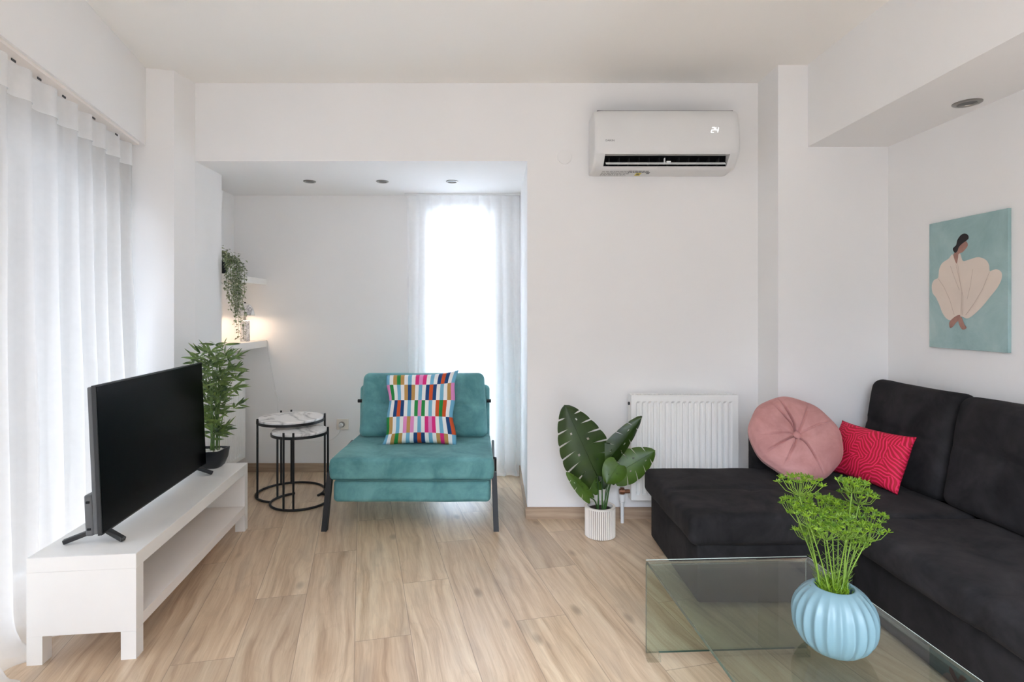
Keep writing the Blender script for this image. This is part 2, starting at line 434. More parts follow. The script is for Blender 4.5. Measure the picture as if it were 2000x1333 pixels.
bm = B(((WX0, 4.30, 0), (WX0+.05, 4.36, WZ)), ((WX1-.05, 4.30, 0), (WX1, 4.36, WZ)), ((WX0+.05, 4.30, WZ-.05), (WX1-.05, 4.36, WZ)), ((WX0+.05, 4.30, 0), (WX1-.05, 4.36, .06)))
finish('window_frame', bm, 'white_plastic', wt)
finish('window_pane', B(((WX0+.05, 4.325, .06), (WX1-.05, 4.331, WZ-.05))), 'pane', wt)
p = WP(2.3, .45); portal('daylight_portal', (p[0], p[1], 1.0), (R(90), 0, PI/2+TW+PI), 4.6, 2.0)
portal('daylight_portal_alcove', ((WX0+WX1)/2, 4.42, .97), (R(90), 0, PI), .5, 2.0)
portal('added_opening_portal', (.15, YB-.15, 1.17), (R(90), 0, 0), 1.9, 2.35)  # guides sky light through the added rear opening
# skirting
SK = .065
struct('baseboard_back', B(((.174, 3.256, 0), (1.508, 3.267, SK))), 'skirting')
struct('baseboard_alcove_right', B(((.172, 3.267, 0), (.182, 4.215, SK))), 'skirting')
struct('baseboard_alcove', B(((-1.945, 4.214, 0), (WX0, 4.225, SK)), ((WX1, 4.214, 0), (.172, 4.225, SK))), 'skirting')
struct('baseboard_column', B(((1.498, 3.022, 0), (2.095, 3.033, SK)), ((1.498, 3.033, 0), (1.508, 3.256, SK))), 'skirting')
struct('baseboard_alcove_left', B(((-1.945, 3.592, 0), (-1.935, 4.214, SK))), 'skirting')

# ---------------------------------------------------------------- armchair
def armchair():
    t = thing('armchair', 'teal velvet armchair with angled black metal legs beside the nesting tables', 'armchair', (-.462, 3.40, 0))
    W = .435
    def f_top(q):
        q = q.copy(); bx, by = q.x/W, q.y/.295
        if q.z > 0: q.z += .012*(1-bx**4)*(1-by**4)+.02*(by*.5+.0)
        q.x += .012*(1-by)*(.5)*(1 if q.x > 0 else -1)*(1-abs(q.z)/.1) - .012*(by)*(1 if q.x > 0 else -1)*.8
        q += Vector((0, 0, 1))*nz(q, 5, 1)*.004
        q.y += nz(q, 7, 2)*.004
        return q
    bm = bmesh.new(); rbox(bm, (W, .295, .064), .022, (24, 16, 4), 4, f_top); bmesh.ops.translate(bm, verts=bm.verts, vec=(0, .005, .326))
    finish('seat_cushion', bm, 'teal', t, True)
    def f_b(q):
        q = q.copy(); q.z += nz(q, 5, 3)*.004; q.y += nz(q, 6, 4)*.004; return q
    bm = bmesh.new(); rbox(bm, (W-.001, .287, .062), .025, (24, 16, 4), 4, f_b); bmesh.ops.translate(bm, verts=bm.verts, vec=(0, .012, .198))
    finish('seat_base', bm, 'teal', t, True)
    bm = bmesh.new(); tube(bm, [(-W+.02, -.288, .262), (W-.02, -.288, .262)], .004, 6); finish('piping', bm, 'teal_seam', t)
    bm = bmesh.new(); rbox(bm, (.422, .045, .26), .03, (16, 4, 12), 4); bmesh.ops.translate(bm, verts=bm.verts, vec=(0, .31, .45))
    bmesh.ops.rotate(bm, verts=bm.verts, cent=(0, .31, .25), matrix=Matrix.Rotation(R(-4), 3, 'X'))
    finish('backrest', bm, 'teal', t, True)
    def f_c(q):
        q = q.copy(); bx, bz = q.x/.39, q.z/.2
        s = 1 if q.y > 0 else -1
        q.y += s*.022*(1-bx**6)*(1-bz**4)
        if q.y < 0: q.y += .012*math.exp(-(q.z/.012)**2)*(1-abs(bx)**8)
        q.x *= 1-.03*bz; q.z += nz(q, 6, 5)*.004; q.y += nz(q, 5, 6)*.006
        return q
    bm = bmesh.new(); rbox(bm, (.392, .058, .20), .04, (24, 4, 26), 5, f_c)
    bmesh.ops.rotate(bm, verts=bm.verts, cent=(0, 0, -.2), matrix=Matrix.Rotation(R(-6), 3, 'X'))
    bmesh.ops.translate(bm, verts=bm.verts, vec=(.008, .19, .60)); finish('back_cushion', bm, 'teal', t, True)
    for s in (-1, 1):
        # slanted front leg with its bracket climbing along the seat side
        bm = bmesh.new()
        prof = [(-.335, 0), (-.300, 0), (-.235, .30), (-.268, .30)]
        x0 = s*(W+.004); x1 = s*(W+.033)
        vs0 = [bm.verts.new((x0+s*.012*(1-z/.3), y, z)) for y, z in prof]; vs1 = [bm.verts.new((x1+s*.012*(1-z/.3), y, z)) for y, z in prof]
        bm.faces.new(vs0); bm.faces.new(vs1)
        for i in range(4): bm.faces.new((vs0[i], vs0[(i+1) % 4], vs1[(i+1) % 4], vs1[i]))
        finish('leg', bm, 'black_metal', t)
        bm = bmesh.new()
        prof = [(.335, 0), (.300, 0), (.16, .27), (.19, .27)]
        vs0 = [bm.verts.new((x0, y, z)) for y, z in prof]; vs1 = [bm.verts.new((x1, y, z)) for y, z in prof]
        bm.faces.new(vs0); bm.faces.new(vs1)
        for i in range(4): bm.faces.new((vs0[i], vs0[(i+1) % 4], vs1[(i+1) % 4], vs1[i]))
        finish('leg', bm, 'black_metal', t)
        bm = bmesh.new(); tube(bm, [(s*(W+.014), -.26, .27), (s*(W+.013), -.12, .345), (s*(W+.010), .20, .37)], .008, 6)
        b = finish('bracket', bm, 'grey_plastic', t); 
        bm = bmesh.new(); tube(bm, [(s*(W-.03), .29, .61), (s*(W-.003), .29, .61)], .011, 12); finish('hinge_knob', bm, 'black_metal', t)
        bm = bmesh.new(); tube(bm, [(s*(W-.02), -.13, .345), (s*(W+.026), -.13, .345)], .008, 12); finish('hinge_knob', bm, 'black_metal', t)
    return t
armchair()

# patterned pillow -------------------------------------------------
def print_pillow():
    cols = ['p_white', 'p_blue', 'p_navy', 'p_orange', 'p_gold', 'p_green', 'p_pink', 'p_magenta']
    ix = {c[2:]: i for i, c in enumerate(cols)}
    Wh = ('white', 'blue')
    rows = [  # top to bottom, (outer, inner) per column
        [Wh, ('gold', 'green'), Wh, ('magenta', 'pink'), Wh, ('navy', 'orange'), Wh],
        [('green', 'pink'), Wh, ('gold', 'navy'), Wh, ('navy', 'orange'), Wh, ('gold', 'pink')],
        [Wh, ('navy', 'orange'), Wh, ('green', 'pink'), Wh, ('orange', 'green'), Wh],
        [('gold', 'green'), Wh, ('pink', 'gold'), Wh, ('magenta', 'pink'), Wh, ('navy', 'orange')],
        [Wh, ('gold', 'green'), Wh, ('navy', 'orange'), Wh, ('gold', 'magenta'), Wh]]
    us = [0.0]; ucol = []
    def addst(wd, colidx, which):
        for j in range(3): us.append(us[-1]+wd/3); ucol.append((colidx, which))
    addst(1/3, 0, 1); addst(1/3, 0, 0)
    for c_ in range(1, 6): addst(1/3, c_, 0); addst(1/3, c_, 1); addst(1/3, c_, 0)
    addst(1/3, 6, 0); addst(1/3, 6, 1)
    vs_ = [0.0]; vrow = []
    for r_, hgt, n in ((4, .62, 5), (3, 1, 8), (2, 1, 8), (1, 1, 8), (0, .72, 6)):
        for j in range(n): vs_.append(vs_[-1]+hgt/n); vrow.append(r_)
    U, V = us[-1], vs_[-1]; hw, hh = .222, .222
    def P(i, j, s):
        a, b = us[i]/U*2-1, vs_[j]/V*2-1
        pin = 1-.11*(1-abs(b)**2.2) if True else 1
        pin2 = 1-.085*(1-abs(a)**2.2)
        x, z = a*hw*pin, b*hh*pin2
        th = .062*(max(0, (1-a*a)*(1-b*b)))**.42
        y = s*th + .006*nz((a*2, b*2, s), 1.6, 8)*min(1, th*30)
        if a < 0 and b > 0: z -= .022*(a*a)*(b*b)
        if a > 0 and b > 0: z += .012*(a*a)*(b*b)
        x += .006*math.sin(b*7)*abs(a)**3
        return Vector((x, y, z))
    bm = bmesh.new()
    for s in (-1, 1):
        g = [[bm.verts.new(P(i, j, s)) for j in range(len(vs_))] for i in range(len(us))]
        for i in range(len(us)-1):
            for j in range(len(vs_)-1):
                f = bm.faces.new((g[i][j], g[i+1][j], g[i+1][j+1], g[i][j+1]))
                c_, wch = ucol[i]; f.material_index = ix[rows[vrow[j]][c_][wch]]
    bmesh.ops.transform(bm, matrix=Matrix.Rotation(R(-15), 4, 'X'), verts=bm.verts)
    o = finish('throw_pillow', bm, cols, None, True)
    o.location = (-.450, 3.425, .606)
    tag(o, 'square cushion printed with multicoloured stripe blocks, leaning on the teal armchair', 'cushion')
print_pillow()

# ---------------------------------------------------------------- nesting tables
def nest(label, loc, r, h, angs, gap):
    t = thing('nesting_table', label, 'side table', loc, 0, 'round marble nesting tables')
    bm = bmesh.new(); lathe(bm, [(0, h-.022), (r-.012, h-.022), (r-.008, h-.018), (r-.008, h-.004), (r-.011, h), (0, h)], 64)
    finish('table_top', bm, 'marble', t, True, ang=35)
    bm = bmesh.new(); lathe(bm, [(r-.014, h-.03), (r-.002, h-.03), (r-.002, h-.014), (r-.0075, h-.014), (r-.014, h-.03)], 64)
    finish('rim', bm, 'black_metal', t, True, ang=35)
    bm = bmesh.new(); pts = []
    g0, g1 = gap
    for k in range(49):
        a = R(g1 + (360-(g1-g0))*k/48); pts.append((math.cos(a)*r, math.sin(a)*r, .008))
    tube(bm, pts, .0075, 8); finish('base_ring', bm, 'black_metal', t, True, ang=50)
    for a in angs:
        bm = bmesh.new(); a = R(a); tube(bm, [(math.cos(a)*r, math.sin(a)*r, .004), (math.cos(a)*r, math.sin(a)*r, h+.012)], .0065, 10)
        finish('leg', bm, 'black_metal', t, True, ang=50)
nest('larger round marble nesting table on a black rod frame, behind the smaller one', (-1.342, 3.725, 0), .213, .50, (221, 127, 109, 17), (256, 340))
nest('smaller round marble nesting table on a black rod frame, tucked beside the armchair', (-1.222, 3.545, 0), .172, .455, (160, 257, 277, 5), (55, 119))

# ---------------------------------------------------------------- tv bench, television, bamboo
def bench():
    t = thing('tv_bench', 'low white bench with an open shelf standing by the left curtain', 'tv bench', (-1.225, 1.937, 0), R(6.5))
    L, Wd = 1.188, .345   # local: x from -Wd to 0, y from 0 to L
    finish('bench_top', B(((-Wd, 0, .31), (0, L, .36)), bev=.0015), 'white_lacquer', t)
    for y0, y1 in ((0, .05), (L-.05, L)):
        finish('side_panel', B(((-Wd+.0005, y0+.0005, .096), (-.0005, y1-.0005, .31))), 'white_lacquer', t)
    finish('shelf', B(((-Wd+.001, .05, .096), (-.001, L-.05, .136))), 'cream_lacquer', t)
    finish('back_panel', B(((-Wd+.002, .05, .136), (-Wd+.012, L-.05, .31))), 'cream_lacquer', t)
    for x in (-Wd, -.05):
        for y in (0, L-.05):
            finish('leg', B(((x+.0005, y+.0005, 0), (x+.0495, y+.0495, .0955))), 'white_lacquer', t)
bench()
def tv():
    t = thing('television', 'large flat black television standing on the white bench', 'television', (-1.402, 2.0, .36), R(7.0))
    L = .958
    # local: y along the screen, x towards the room
    finish('screen', B(((-.004, 0.006, .042), (.0045, L-.006, .560))), 'screen', t)
    finish('bezel', B(((-.010, 0, .036), (.003, L, .0415)), ((-.010, 0, .5605), (.004, L, .565)), ((-.010, 0, .0415), (.003, .0055, .5605)), ((-.010, L-.0055, .0415), (.003, L, .5605))), 'dark_plastic', t)
    bm = bmesh.new(); box(bm, (-.026, .002, .040), (-.010, L-.002, .560), .004); finish('back_cover', bm, 'grey_plastic', t)
    bm = bmesh.new(); box(bm, (-.054, .004, .035), (-.026, L-.004, .180), .006)
    f = finish('rear_housing', bm, 'grey_plastic', t)
    for z in (.06, .155):
        bm = bmesh.new(); box(bm, (-.046, .000, z-.004), (-.034, .006, z+.004), .001); finish('vent_slot', bm, 'black', f)
    for y in (.055, L-.09):
        for s in (-1, 1):
            bm = bmesh.new(); ex = -.125 if s < 0 else .075
            a = Vector((-.012, y, .046)); b = Vector((ex, y-.03 if y < .5 else y+.01, .009))
            d = (b-a); 
            m_ = Matrix.Translation((a+b)/2) @ d.to_track_quat('X', 'Z').to_matrix().to_4x4()
            box(bm, (-d.length/2, -.010, -.008), (d.length/2, .010, .008), .003, mat=m_)
            for v in bm.verts: v.co.z = max(v.co.z, 0.0005)
            finish('foot', bm, 'dark_plastic', t)
    tl = Matrix.Translation((.012, 0, .04)) @ Matrix.Rotation(R(-2.4), 4, 'Y') @ Matrix.Translation((0, 0, -.04))
    for o in [o for o in C.objects if (o.parent == t or (o.parent and o.parent.parent == t)) and not o.name.startswith('foot')]: o.data.transform(tl)
tv()
def leaf_blade(bm, base, d, up, L, W, curl=.15, n=5, mi=0):
    """lance-shaped leaf with a folded midrib"""
    d = d.normalized(); side = d.cross(up)
    if side.length < 1e-3: side = d.cross(Vector((1, 0, 0)))
    side.normalize(); nrm = side.cross(d)
    prevs = None
    for i in range(n+1):
        s = i/n; wv = W*math.sin(PI*min(1, s**.75))*(1 if s < .999 else 0)+.0003
        c = base + d*L*s - nrm*curl*L*s*s
        row = (bm.verts.new(c - side*wv + nrm*wv*.3), bm.verts.new(c), bm.verts.new(c + side*wv + nrm*wv*.3))
        if prevs:
            for k in range(2):
                f = bm.faces.new((prevs[k], prevs[k+1], row[k+1], row[k])); f.material_index = mi
        prevs = row
def bamboo():
    t = thing('bamboo_plant', 'artificial bamboo plant in a black boat-shaped pot at the far end of the bench', 'potted plant', (-1.512, 3.030, .36))
    r2 = random.Random(3)
    bm = bmesh.new()
    def rf(a, z): return 1+.0*a
    rings = []
    prof = [(.060, .038, 0), (.078, .046, .012), (.098, .058, .05), (.108, .066, .095), (.103, .061, .095), (.094, .054, .055), (.0, .0, .055)]
    for (a_, b_, z) in prof:
        ring = []
        for k in range(40):
            th = 2*PI*k/40; e = .62
            cx, sx_ = math.cos(th), math.sin(th)
            x = a_*math.copysign(abs(cx)**e, cx); y = b_*math.copysign(abs(sx_)**e, sx_)
            lift = .010*abs(cx)**4 if z > .08 else 0
            ring.append(bm.verts.new((x*.75, y*1.1, z+lift)))
        rings.append(ring)
    for a_, b_ in zip(rings, rings[1:]):
        for k in range(40): bm.faces.new((a_[k], a_[(k+1) % 40], b_[(k+1) % 40], b_[k]))
    bm.faces.new(rings[0])
    finish('pot', bm, 'pot_black', t, True, ang=40, doubles=False)
    bm = bmesh.new()
    for _ in range(140):
        a = r2.random()*2*PI; q = math.sqrt(r2.random())
        m_ = Matrix.Translation((math.cos(a)*q*.062, math.sin(a)*q*.05, .084+r2.random()*.006)) @ Matrix.Rotation(r2.random()*3, 4, 'Z') @ Matrix.Diagonal((1, .75, .6, 1))
        bmesh.ops.create_icosphere(bm, subdivisions=1, radius=.0055+.003*r2.random(), matrix=m_)
    o = finish('pebbles', bm, 'pebble', t, True); o['kind'] = 'stuff'
    fol = bmesh.new()
    for i in range(11):
        a = r2.random()*2*PI; q = .010+.032*r2.random()
        b = Vector((math.cos(a)*q, math.sin(a)*q, .08)); hgt = r2.uniform(.30, .54) if i > 3 else r2.uniform(.48, .56)
        lean = Vector((math.cos(a)*1.3, math.sin(a)*.8, 0))*r2.uniform(.0, .075) + Vector((-.020, .02, 0))
        pts = [b + Vector((0, 0, hgt*s)) + lean*s*s + Vector((nz((s*3, i, 0), 1), nz((i, s*3, 1), 1), 0))*.012 for s in [k/9 for k in range(10)]]
        bm = bmesh.new(); tube(bm, pts, [.0035-.002*k/9 for k in range(10)], 6); finish('stem', bm, 'bamboo_stem', t, True)
        for k in range(2, 10):
            if r2.random() < (.12 if k < 5 else .05): continue
            for c_ in range(1 if k < 5 else 2):
                p = pts[k]; an = r2.random()*2*PI; up_ = r2.uniform(.1, .8)
                out = Vector((math.cos(an)*1.25, math.sin(an)*.8, up_)).normalized()
                bl = r2.uniform(.025, .075) if k > 4 else r2.uniform(.01, .04)
                nd = p + out*bl + Vector((0, 0, -.01))
                tube(fol, [p, p+out*bl*.5+Vector((0, 0, .004)), nd], .0010, 4, mi=0)
                nl = r2.randint(3, 5)
                for l in range(nl):
                    az = an + (l-(nl-1)/2)*.75 + r2.uniform(-.25, .25)
                    d = Vector((math.cos(az), math.sin(az), r2.uniform(-.35, 1.1)))
                    leaf_blade(fol, nd, d, Vector((r2.uniform(-.5, .5), -1, r2.uniform(.1, .8))), r2.uniform(.050, .088), r2.uniform(.0048, .0075), .14)
    finish('foliage', fol, 'bamboo', t, True, doubles=False)
bamboo()

# ---------------------------------------------------------------- radiators
def radiator(name_label, cat, M4, width, z0, z1, nrib, valve=True):
    t = thing('radiator', name_label, cat, (0, 0, 0)); t.matrix_basis = M4
    # local: x across, y=0 back plane to y=-.095 front, z up
    h = z1-z0; w_ = width; t0 = -.012
    bm = bmesh.new(); N = nrib; m0 = .022; pitch = (w_-2*m0)/N
    def sheet(yb, sgn, zlo, zhi):
        us = []
        us.append((0, 0)); us.append((m0-.004, 0))
        for k in range(N):
            x = m0+k*pitch
            us += [(x+pitch*.06, 0), (x+pitch*.26, 1), (x+pitch*.56, 1), (x+pitch*.76, 0)]
        us.append((w_, 0))
        zs = [zlo, zlo+.028, zlo+.040, zhi-.040, zhi-.028, zhi]
        dep = [0, 0, 1, 1, 0, 0]
        g = [[bm.verts.new((x, yb - sgn*(-.009)*d*dep[j]*1.0, z)) for j, z in enumerate(zs)] for x, d in us]
        for i in range(len(g)-1):
            for j in range(5): bm.faces.new((g[i][j], g[i+1][j], g[i+1][j+1], g[i][j+1]))
    sheet(-.092, 1, z0+.006, z1-.010)
    finish('front_panel', bm, 'radiator', t)
    finish('side_cover', B(((-.003, -.093, z0+.004), (.0, -.018, z1-.004)), bev=0), 'radiator', t)
    finish('side_cover', B(((w_, -.093, z0+.004), (w_+.003, -.018, z1-.004))), 'radiator', t)
    finish('rear_panel', B(((.0, -.030, z0+.01), (w_, -.020, z1-.014))), 'radiator', t)
    bm = bmesh.new()
    box(bm, (0, -.093, z1-.011), (w_, -.080, z1-.003), .001); box(bm, (0, -.030, z1-.011), (w_, -.019, z1-.003), .001)
    n = int(w_/.02)
    for k in range(n): box(bm, (w_*(k+.2)/n, -.080, z1-.009), (w_*(k+.55)/n, -.030, z1-.006))
    finish('top_grille', bm, 'radiator', t)
    for xb in (.08, w_-.11): finish('bracket', B(((xb, -.02, z0+.05), (xb+.03, 0, z1-.05))), 'radiator', t)
    if valve:
        bm = bmesh.new(); tube(bm, [(0, -.055, z0+.045), (-.03, -.055, z0+.045)], .011, 12); tube(bm, [(-.032, -.055, z0+.045), (-.062, -.055, z0+.045)], .015, 8)
        tube(bm, [(-.045, -.055, z0+.065), (-.045, -.055, z0+.03)], .012, 8)
        finish('valve', bm, 'brass', t, True, ang=40)
        bm = bmesh.new(); tube(bm, [(-.045, -.055, z0+.03), (-.045, -.055, z0-.01)], .017, 12); tube(bm, [(-.045, -.055, z0-.012), (-.045, -.055, z0-.02)], .015, 12)
        finish('valve_nut', bm, 'white_plastic', t, True, ang=40)
        bm = bmesh.new(); tube(bm, [(-.045, -.055, z0-.018), (-.045, -.055, 0)], .010, 12); finish('supply_pipe', bm, 'white_plastic', t, True, ang=40)
        bm = bmesh.new(); tube(bm, [(-.012, -.055, z1-.055), (0, -.055, z1-.055)], .009, 10); finish('bleed_plug', bm, 'dark_plastic', t, True, ang=40)
radiator('white panel radiator on the back wall behind the monstera and sofa', 'radiator', Matrix.Translation((.757, 3.252, 0)), .59, .132, .727, 17)
# side radiator in the alcove, on its left wall, facing right
radiator('white panel radiator on the left wall of the alcove behind the bamboo plant', 'radiator',
         Matrix.Translation((-1.935, 3.62, 0)) @ Matrix.Rotation(R(90), 4, 'Z') @ Matrix.Diagonal((1, 1, 1, 1)), .56, .11, .705, 15, False)

# ---------------------------------------------------------------- air conditioner
def aircon():
    x0, x1, yw = .535, 1.318, 3.266
    t = thing('air_conditioner', 'white split air conditioner mounted high on the back wall, flap open', 'air conditioner', (x0, yw, 1.965))
    W = x1-x0
    def P(d, z): return (-d, z-1.965)
    def ext(bm, prof, xa, xb, mi=0, close=True, inset=None):
        A = [bm.verts.new((xa, P(d, z)[0], P(d, z)[1])) for d, z in prof]; Bv = [bm.verts.new((xb, P(d, z)[0], P(d, z)[1])) for d, z in prof]
        n = len(prof)
        for i in range(n if close else n-1):
            f = bm.faces.new((A[i], A[(i+1) % n], Bv[(i+1) % n], Bv[i])); f.material_index = mi
        if close:
            bm.faces.new(A).material_index = mi; bm.faces.new(Bv).material_index = mi
    top = [(.0, 2.285), (.15, 2.287), (.178, 2.280), (.195, 2.262), (.210, 2.2), (.218, 2.12), (.219, 2.075), (.214, 2.05), (.205, 2.037)]
    bot = [(.152, 1.984), (.142, 1.976), (.12, 1.970), (.0, 1.965)]
    # end caps (full profile) and centre shell with outlet recess
    full = top + bot
    rec = top + [(.150, 2.045), (.085, 2.03), (.085, 1.995), (.145, 1.988)] + bot
    bm = bmesh.new(); ext(bm, rec, .055, W-.055)
    n = 8
    for s in (0, 1):
        for k in range(n):    # rounded ends: shrink profile slightly towards the very end
            a0, a1 = k/n, (k+1)/n
            def shr(a):
                q = 1-.10*(1-math.sqrt(max(0, 1-(1-a)**2)))
                return [(.03+(d-.03)*q if d > .03 else d, 2.14+(z-2.14)*(1-(1-q)*.35)) for d, z in full]
            xa, xb = .055*a0, .055*a1
            if s: xa, xb = W-xa, W-xb
            pa, pb = shr(a0), shr(a1)
            A = [bm.verts.new((xa, -d, z-1.965)) for d, z in pa]; Bv = [bm.verts.new((xb, -d, z-1.965)) for d, z in pb]
            for i in range(len(full)): bm.faces.new((A[i], A[(i+1) % len(full)], Bv[(i+1) % len(full)], Bv[i]))
            if k == 0 or k == n-1: bm.faces.new(A if k == 0 else Bv)
    finish('casing', bm, 'ac_plastic', t, True, ang=32)
    bm = bmesh.new(); box(bm, (.02, -.158, .3205), (W-.02, -.02, .3235)); finish('intake_grille', bm, 'dark_plastic', t)
    # dark throat lining
    bm = bmesh.new(); q = [(.148, 2.0435), (.0865, 2.0285), (.0865, 1.9965), (.144, 1.9895)]
    A = [bm.verts.new((.056, -d, z-1.965)) for d, z in q]; Bv = [bm.verts.new((W-.056, -d, z-1.965)) for d, z in q]
    for i in range(3): bm.faces.new((A[i], A[i+1], Bv[i+1], Bv[i]))
    bm.faces.new(A); bm.faces.new(Bv)
    finish('outlet_throat', bm, 'black', t)
    for k in range(12):
        x = .09+k*(W-.18)/11
        bm = bmesh.new(); box(bm, (x-.0012, -.142, .033), (x+.0012, -.095, .070)); finish('louvre_blade', bm, 'dark_plastic', t)
    # horizontal flap, open, seen edge on
    bm = bmesh.new(); a = Vector((0, -.178, .044)); b = Vector((0, -.150, .026))
    m_ = Matrix.Translation((W/2, -.168, .0290)) @ Matrix.Rotation(R(40), 4, 'X')
    box(bm, (-W/2+.066, -.004, -.0018), (W/2-.064, .018, .0018), .0015, mat=m_)
    f = finish('air_flap', bm, 'white_plastic', t)
    bm = bmesh.new(); box(bm, (W/2-.006, -.168, .030), (W/2-.002, -.150, .062)); box(bm, (W/2+.006, -.168, .036), (W/2+.03, -.150, .046), .002); finish('flap_arm', bm, 'white_plastic', f)
    # lit temperature display
    def face_y(z):
        for (d0, z0), (d1, z1) in zip(top, top[1:]):
            if z1 <= z <= z0: return d0+(d1-d0)*(z-z0)/((z1-z0) or 1)
        return .22
    z = 2.172
    m_ = Matrix.Translation((.622, -face_y(2.150)-.0010, 2.150-1.965)) @ Matrix.Rotation(R(84), 4, 'X')
    bm = bmesh.new()
    def seg(xa, za, xb, zb):
        a, b = Vector((xa+.22*za, za, 0)), Vector((xb+.22*zb, zb, 0)); d = (b-a).normalized(); nn = Vector((-d.y, d.x, 0))*.0016
        f = [bm.verts.new(m_ @ p) for p in (a+nn, b+nn, b-nn, a-nn)]; bm.faces.new(f)
    hh, ww = .028, .014
    for q in ((0, hh, ww, hh), (ww, hh, ww, hh/2), (0, hh/2, ww, hh/2), (0, hh/2, 0, 0), (0, 0, ww, 0)): seg(*q)
    o_ = .021
    for q in ((o_, hh, o_, hh/2), (o_, hh/2, o_+ww, hh/2), (o_+ww, hh, o_+ww, 0)): seg(*q)
    finish('temperature_display', bm, 'digits', t)
    z = 2.098
    bm = bmesh.new(); m_ = Matrix.Translation((.088, -face_y(z)-.0010, z-1.965)) @ Matrix.Rotation(R(89), 4, 'X')
    text_bm(bm, 'DAIKIN', .0145, m_ @ Matrix.Translation((-.034, .004, 0)))
    m_ = Matrix.Translation((.105, -face_y(z)-.0010, z-1.965)) @ Matrix.Rotation(R(89), 4, 'X')
    finish('maker_logo', bm, 'ink', t)
    # rating label under the outlet
    def bl(xa, xb, q0, q1, mi, bm):   # q: distance along the underside from front (0) to wall (1)
        pts = []
        for xx, qq in ((xa, q0), (xb, q0), (xb, q1), (xa, q1)):
            d = .118*(1-qq); zz = 1.970-.005*qq-.0007
            pts.append(bm.verts.new((xx, -d, zz-1.965)))
        g = bm.faces.new(pts); g.material_index = mi
    bm = bmesh.new(); r3 = random.Random(5)
    for row in range(6):
        x = .058
        while x < .20:
            wd = r3.uniform(.006, .02); bl(x, x+wd, .08+row*.14, .08+row*.14+.055, 0, bm); x += wd+r3.uniform(.002, .006)
    for row in range(2):
        x = .205
        while x < .30: wd = r3.uniform(.008, .02); bl(x, x+wd, .02+row*.2, .14+row*.2, 0, bm); x += wd+.003
    bl(.255, .285, .35, .85, 1, bm); bl(.262, .278, .5, .75, 2, bm); bl(.312, .33, .25, .55, 0, bm)
    finish('rating_label', bm, ['ink', 'yellow', 'dark_plastic'], t)
aircon()
bm = bmesh.new(); lathe(bm, [(0, .006), (.034, .006), (.040, .0035), (.041, 0), (0, 0)], 40)
bmesh.ops.rotate(bm, verts=bm.verts, cent=(0, 0, 0), matrix=Matrix.Rotation(R(90), 3, 'X'))
o = finish('junction_box_cover', bm, 'wall', None, True, ang=40); o.location = (.397, 3.267, 2.078); tag(o, 'round white blank cover plate on the back wall left of the air conditioner', 'cover plate')

# ---------------------------------------------------------------- downlights
def downlight(label, loc, r, group=None):
    t = thing('downlight', label, 'ceiling light', loc, 0, group)
    bm = bmesh.new(); lathe(bm, [(r*.62, 0), (r, 0), (r, -.003), (r*.9, -.006), (r*.7, -.006), (r*.62, -.001), (r*.62, 0)], 36); finish('trim_ring', bm, 'chrome', t, True, ang=40)
    bm = bmesh.new(); lathe(bm, [(0, -.0015), (r*.5, -.0015), (r*.63, -.0006), (r*.63, 0), (0, 0)], 28); finish('lamp_lens', bm, 'grey_plastic', t, True, ang=40)
for x, l in ((-1.232, 'leftmost of the three recessed downlights in the alcove ceiling'), (-.75, 'middle one of the three recessed downlights in the alcove ceiling'), (-.288, 'rightmost of the three recessed downlights in the alcove ceiling')):
    downlight(l, (x, 3.765, 2.054), .041, 'recessed downlights in the alcove ceiling')
downlight('recessed metal downlight in the underside of the right beam', (1.990, 2.398, 2.068), .052)

# ---------------------------------------------------------------- shelves, lamp, ivy, cord, socket
for z0, y0, l, n in ((1.388, 3.60, 'upper white floating shelf in the left corner of the alcove, under the trailing ivy', .044), (.930, 3.60, 'lower white floating shelf in the left corner of the alcove, under the marble lamp', .048)):
    o = finish('floating_shelf', B(((-1.945, y0, z0), (-1.70, 4.225, z0+n)), bev=.0015), 'white_lacquer'); tag(o, l, 'shelf', 'white floating shelves in the alcove')
def lamp():
    t = thing('table_lamp', 'small mushroom lamp of white veined marble, lit, on the lower alcove shelf', 'table lamp', (-1.79, 4.06, .978))
    bm = bmesh.new(); lathe(bm, [(0, 0), (.031, 0), (.032, .003), (.032, .148), (.028, .150), (0, .150)], 40); finish('base', bm, 'marble_dark', t, True, ang=40)
    bm = bmesh.new(); pr = [(.064*math.cos(R(a)), .185+.088*math.sin(R(a))) for a in range(0, 86, 6)] + [(.006, .273), (0, .273)]
    inner = [(.062*math.cos(R(a)), .185+.084*math.sin(R(a))) for a in range(84, -1, -6)]
    lathe(bm, inner[:0] + pr, 40); lathe(bm, [(0, .269)] + inner + [(.064, .185)], 40)
    finish('lamp_shade', bm, 'marble_dark', t, True)
    bm = bmesh.new(); tube(bm, [(0, 0, .270), (0, 0, .280)], .007, 12); finish('finial', bm, 'black_metal', t, True, ang=40)
    bm = bmesh.new(); bmesh.ops.create_uvsphere(bm, u_segments=16, v_segments=10, radius=.020, matrix=Matrix.Translation((0, 0, .212))); finish('bulb', bm, 'bulb', t, True)
    bm = bmesh.new(); tube(bm, [(0, 0, .15), (0, 0, .195)], .008, 10); finish('bulb_holder', bm, 'chrome', t, True, ang=40)
    li = bpy.data.lights.new('lamp_glow', 'POINT'); li.energy = 2.7; li.color = (1, .78, .58); li.shadow_soft_size = .025
    lo = bpy.data.objects.new('lamp_glow', li); C.objects.link(lo); lo.parent = t; lo.location = (0, 0, .205)
tm = NT('grey_veined_marble'); n_ = tm.noise(9, 4, .5, dist=1.8)
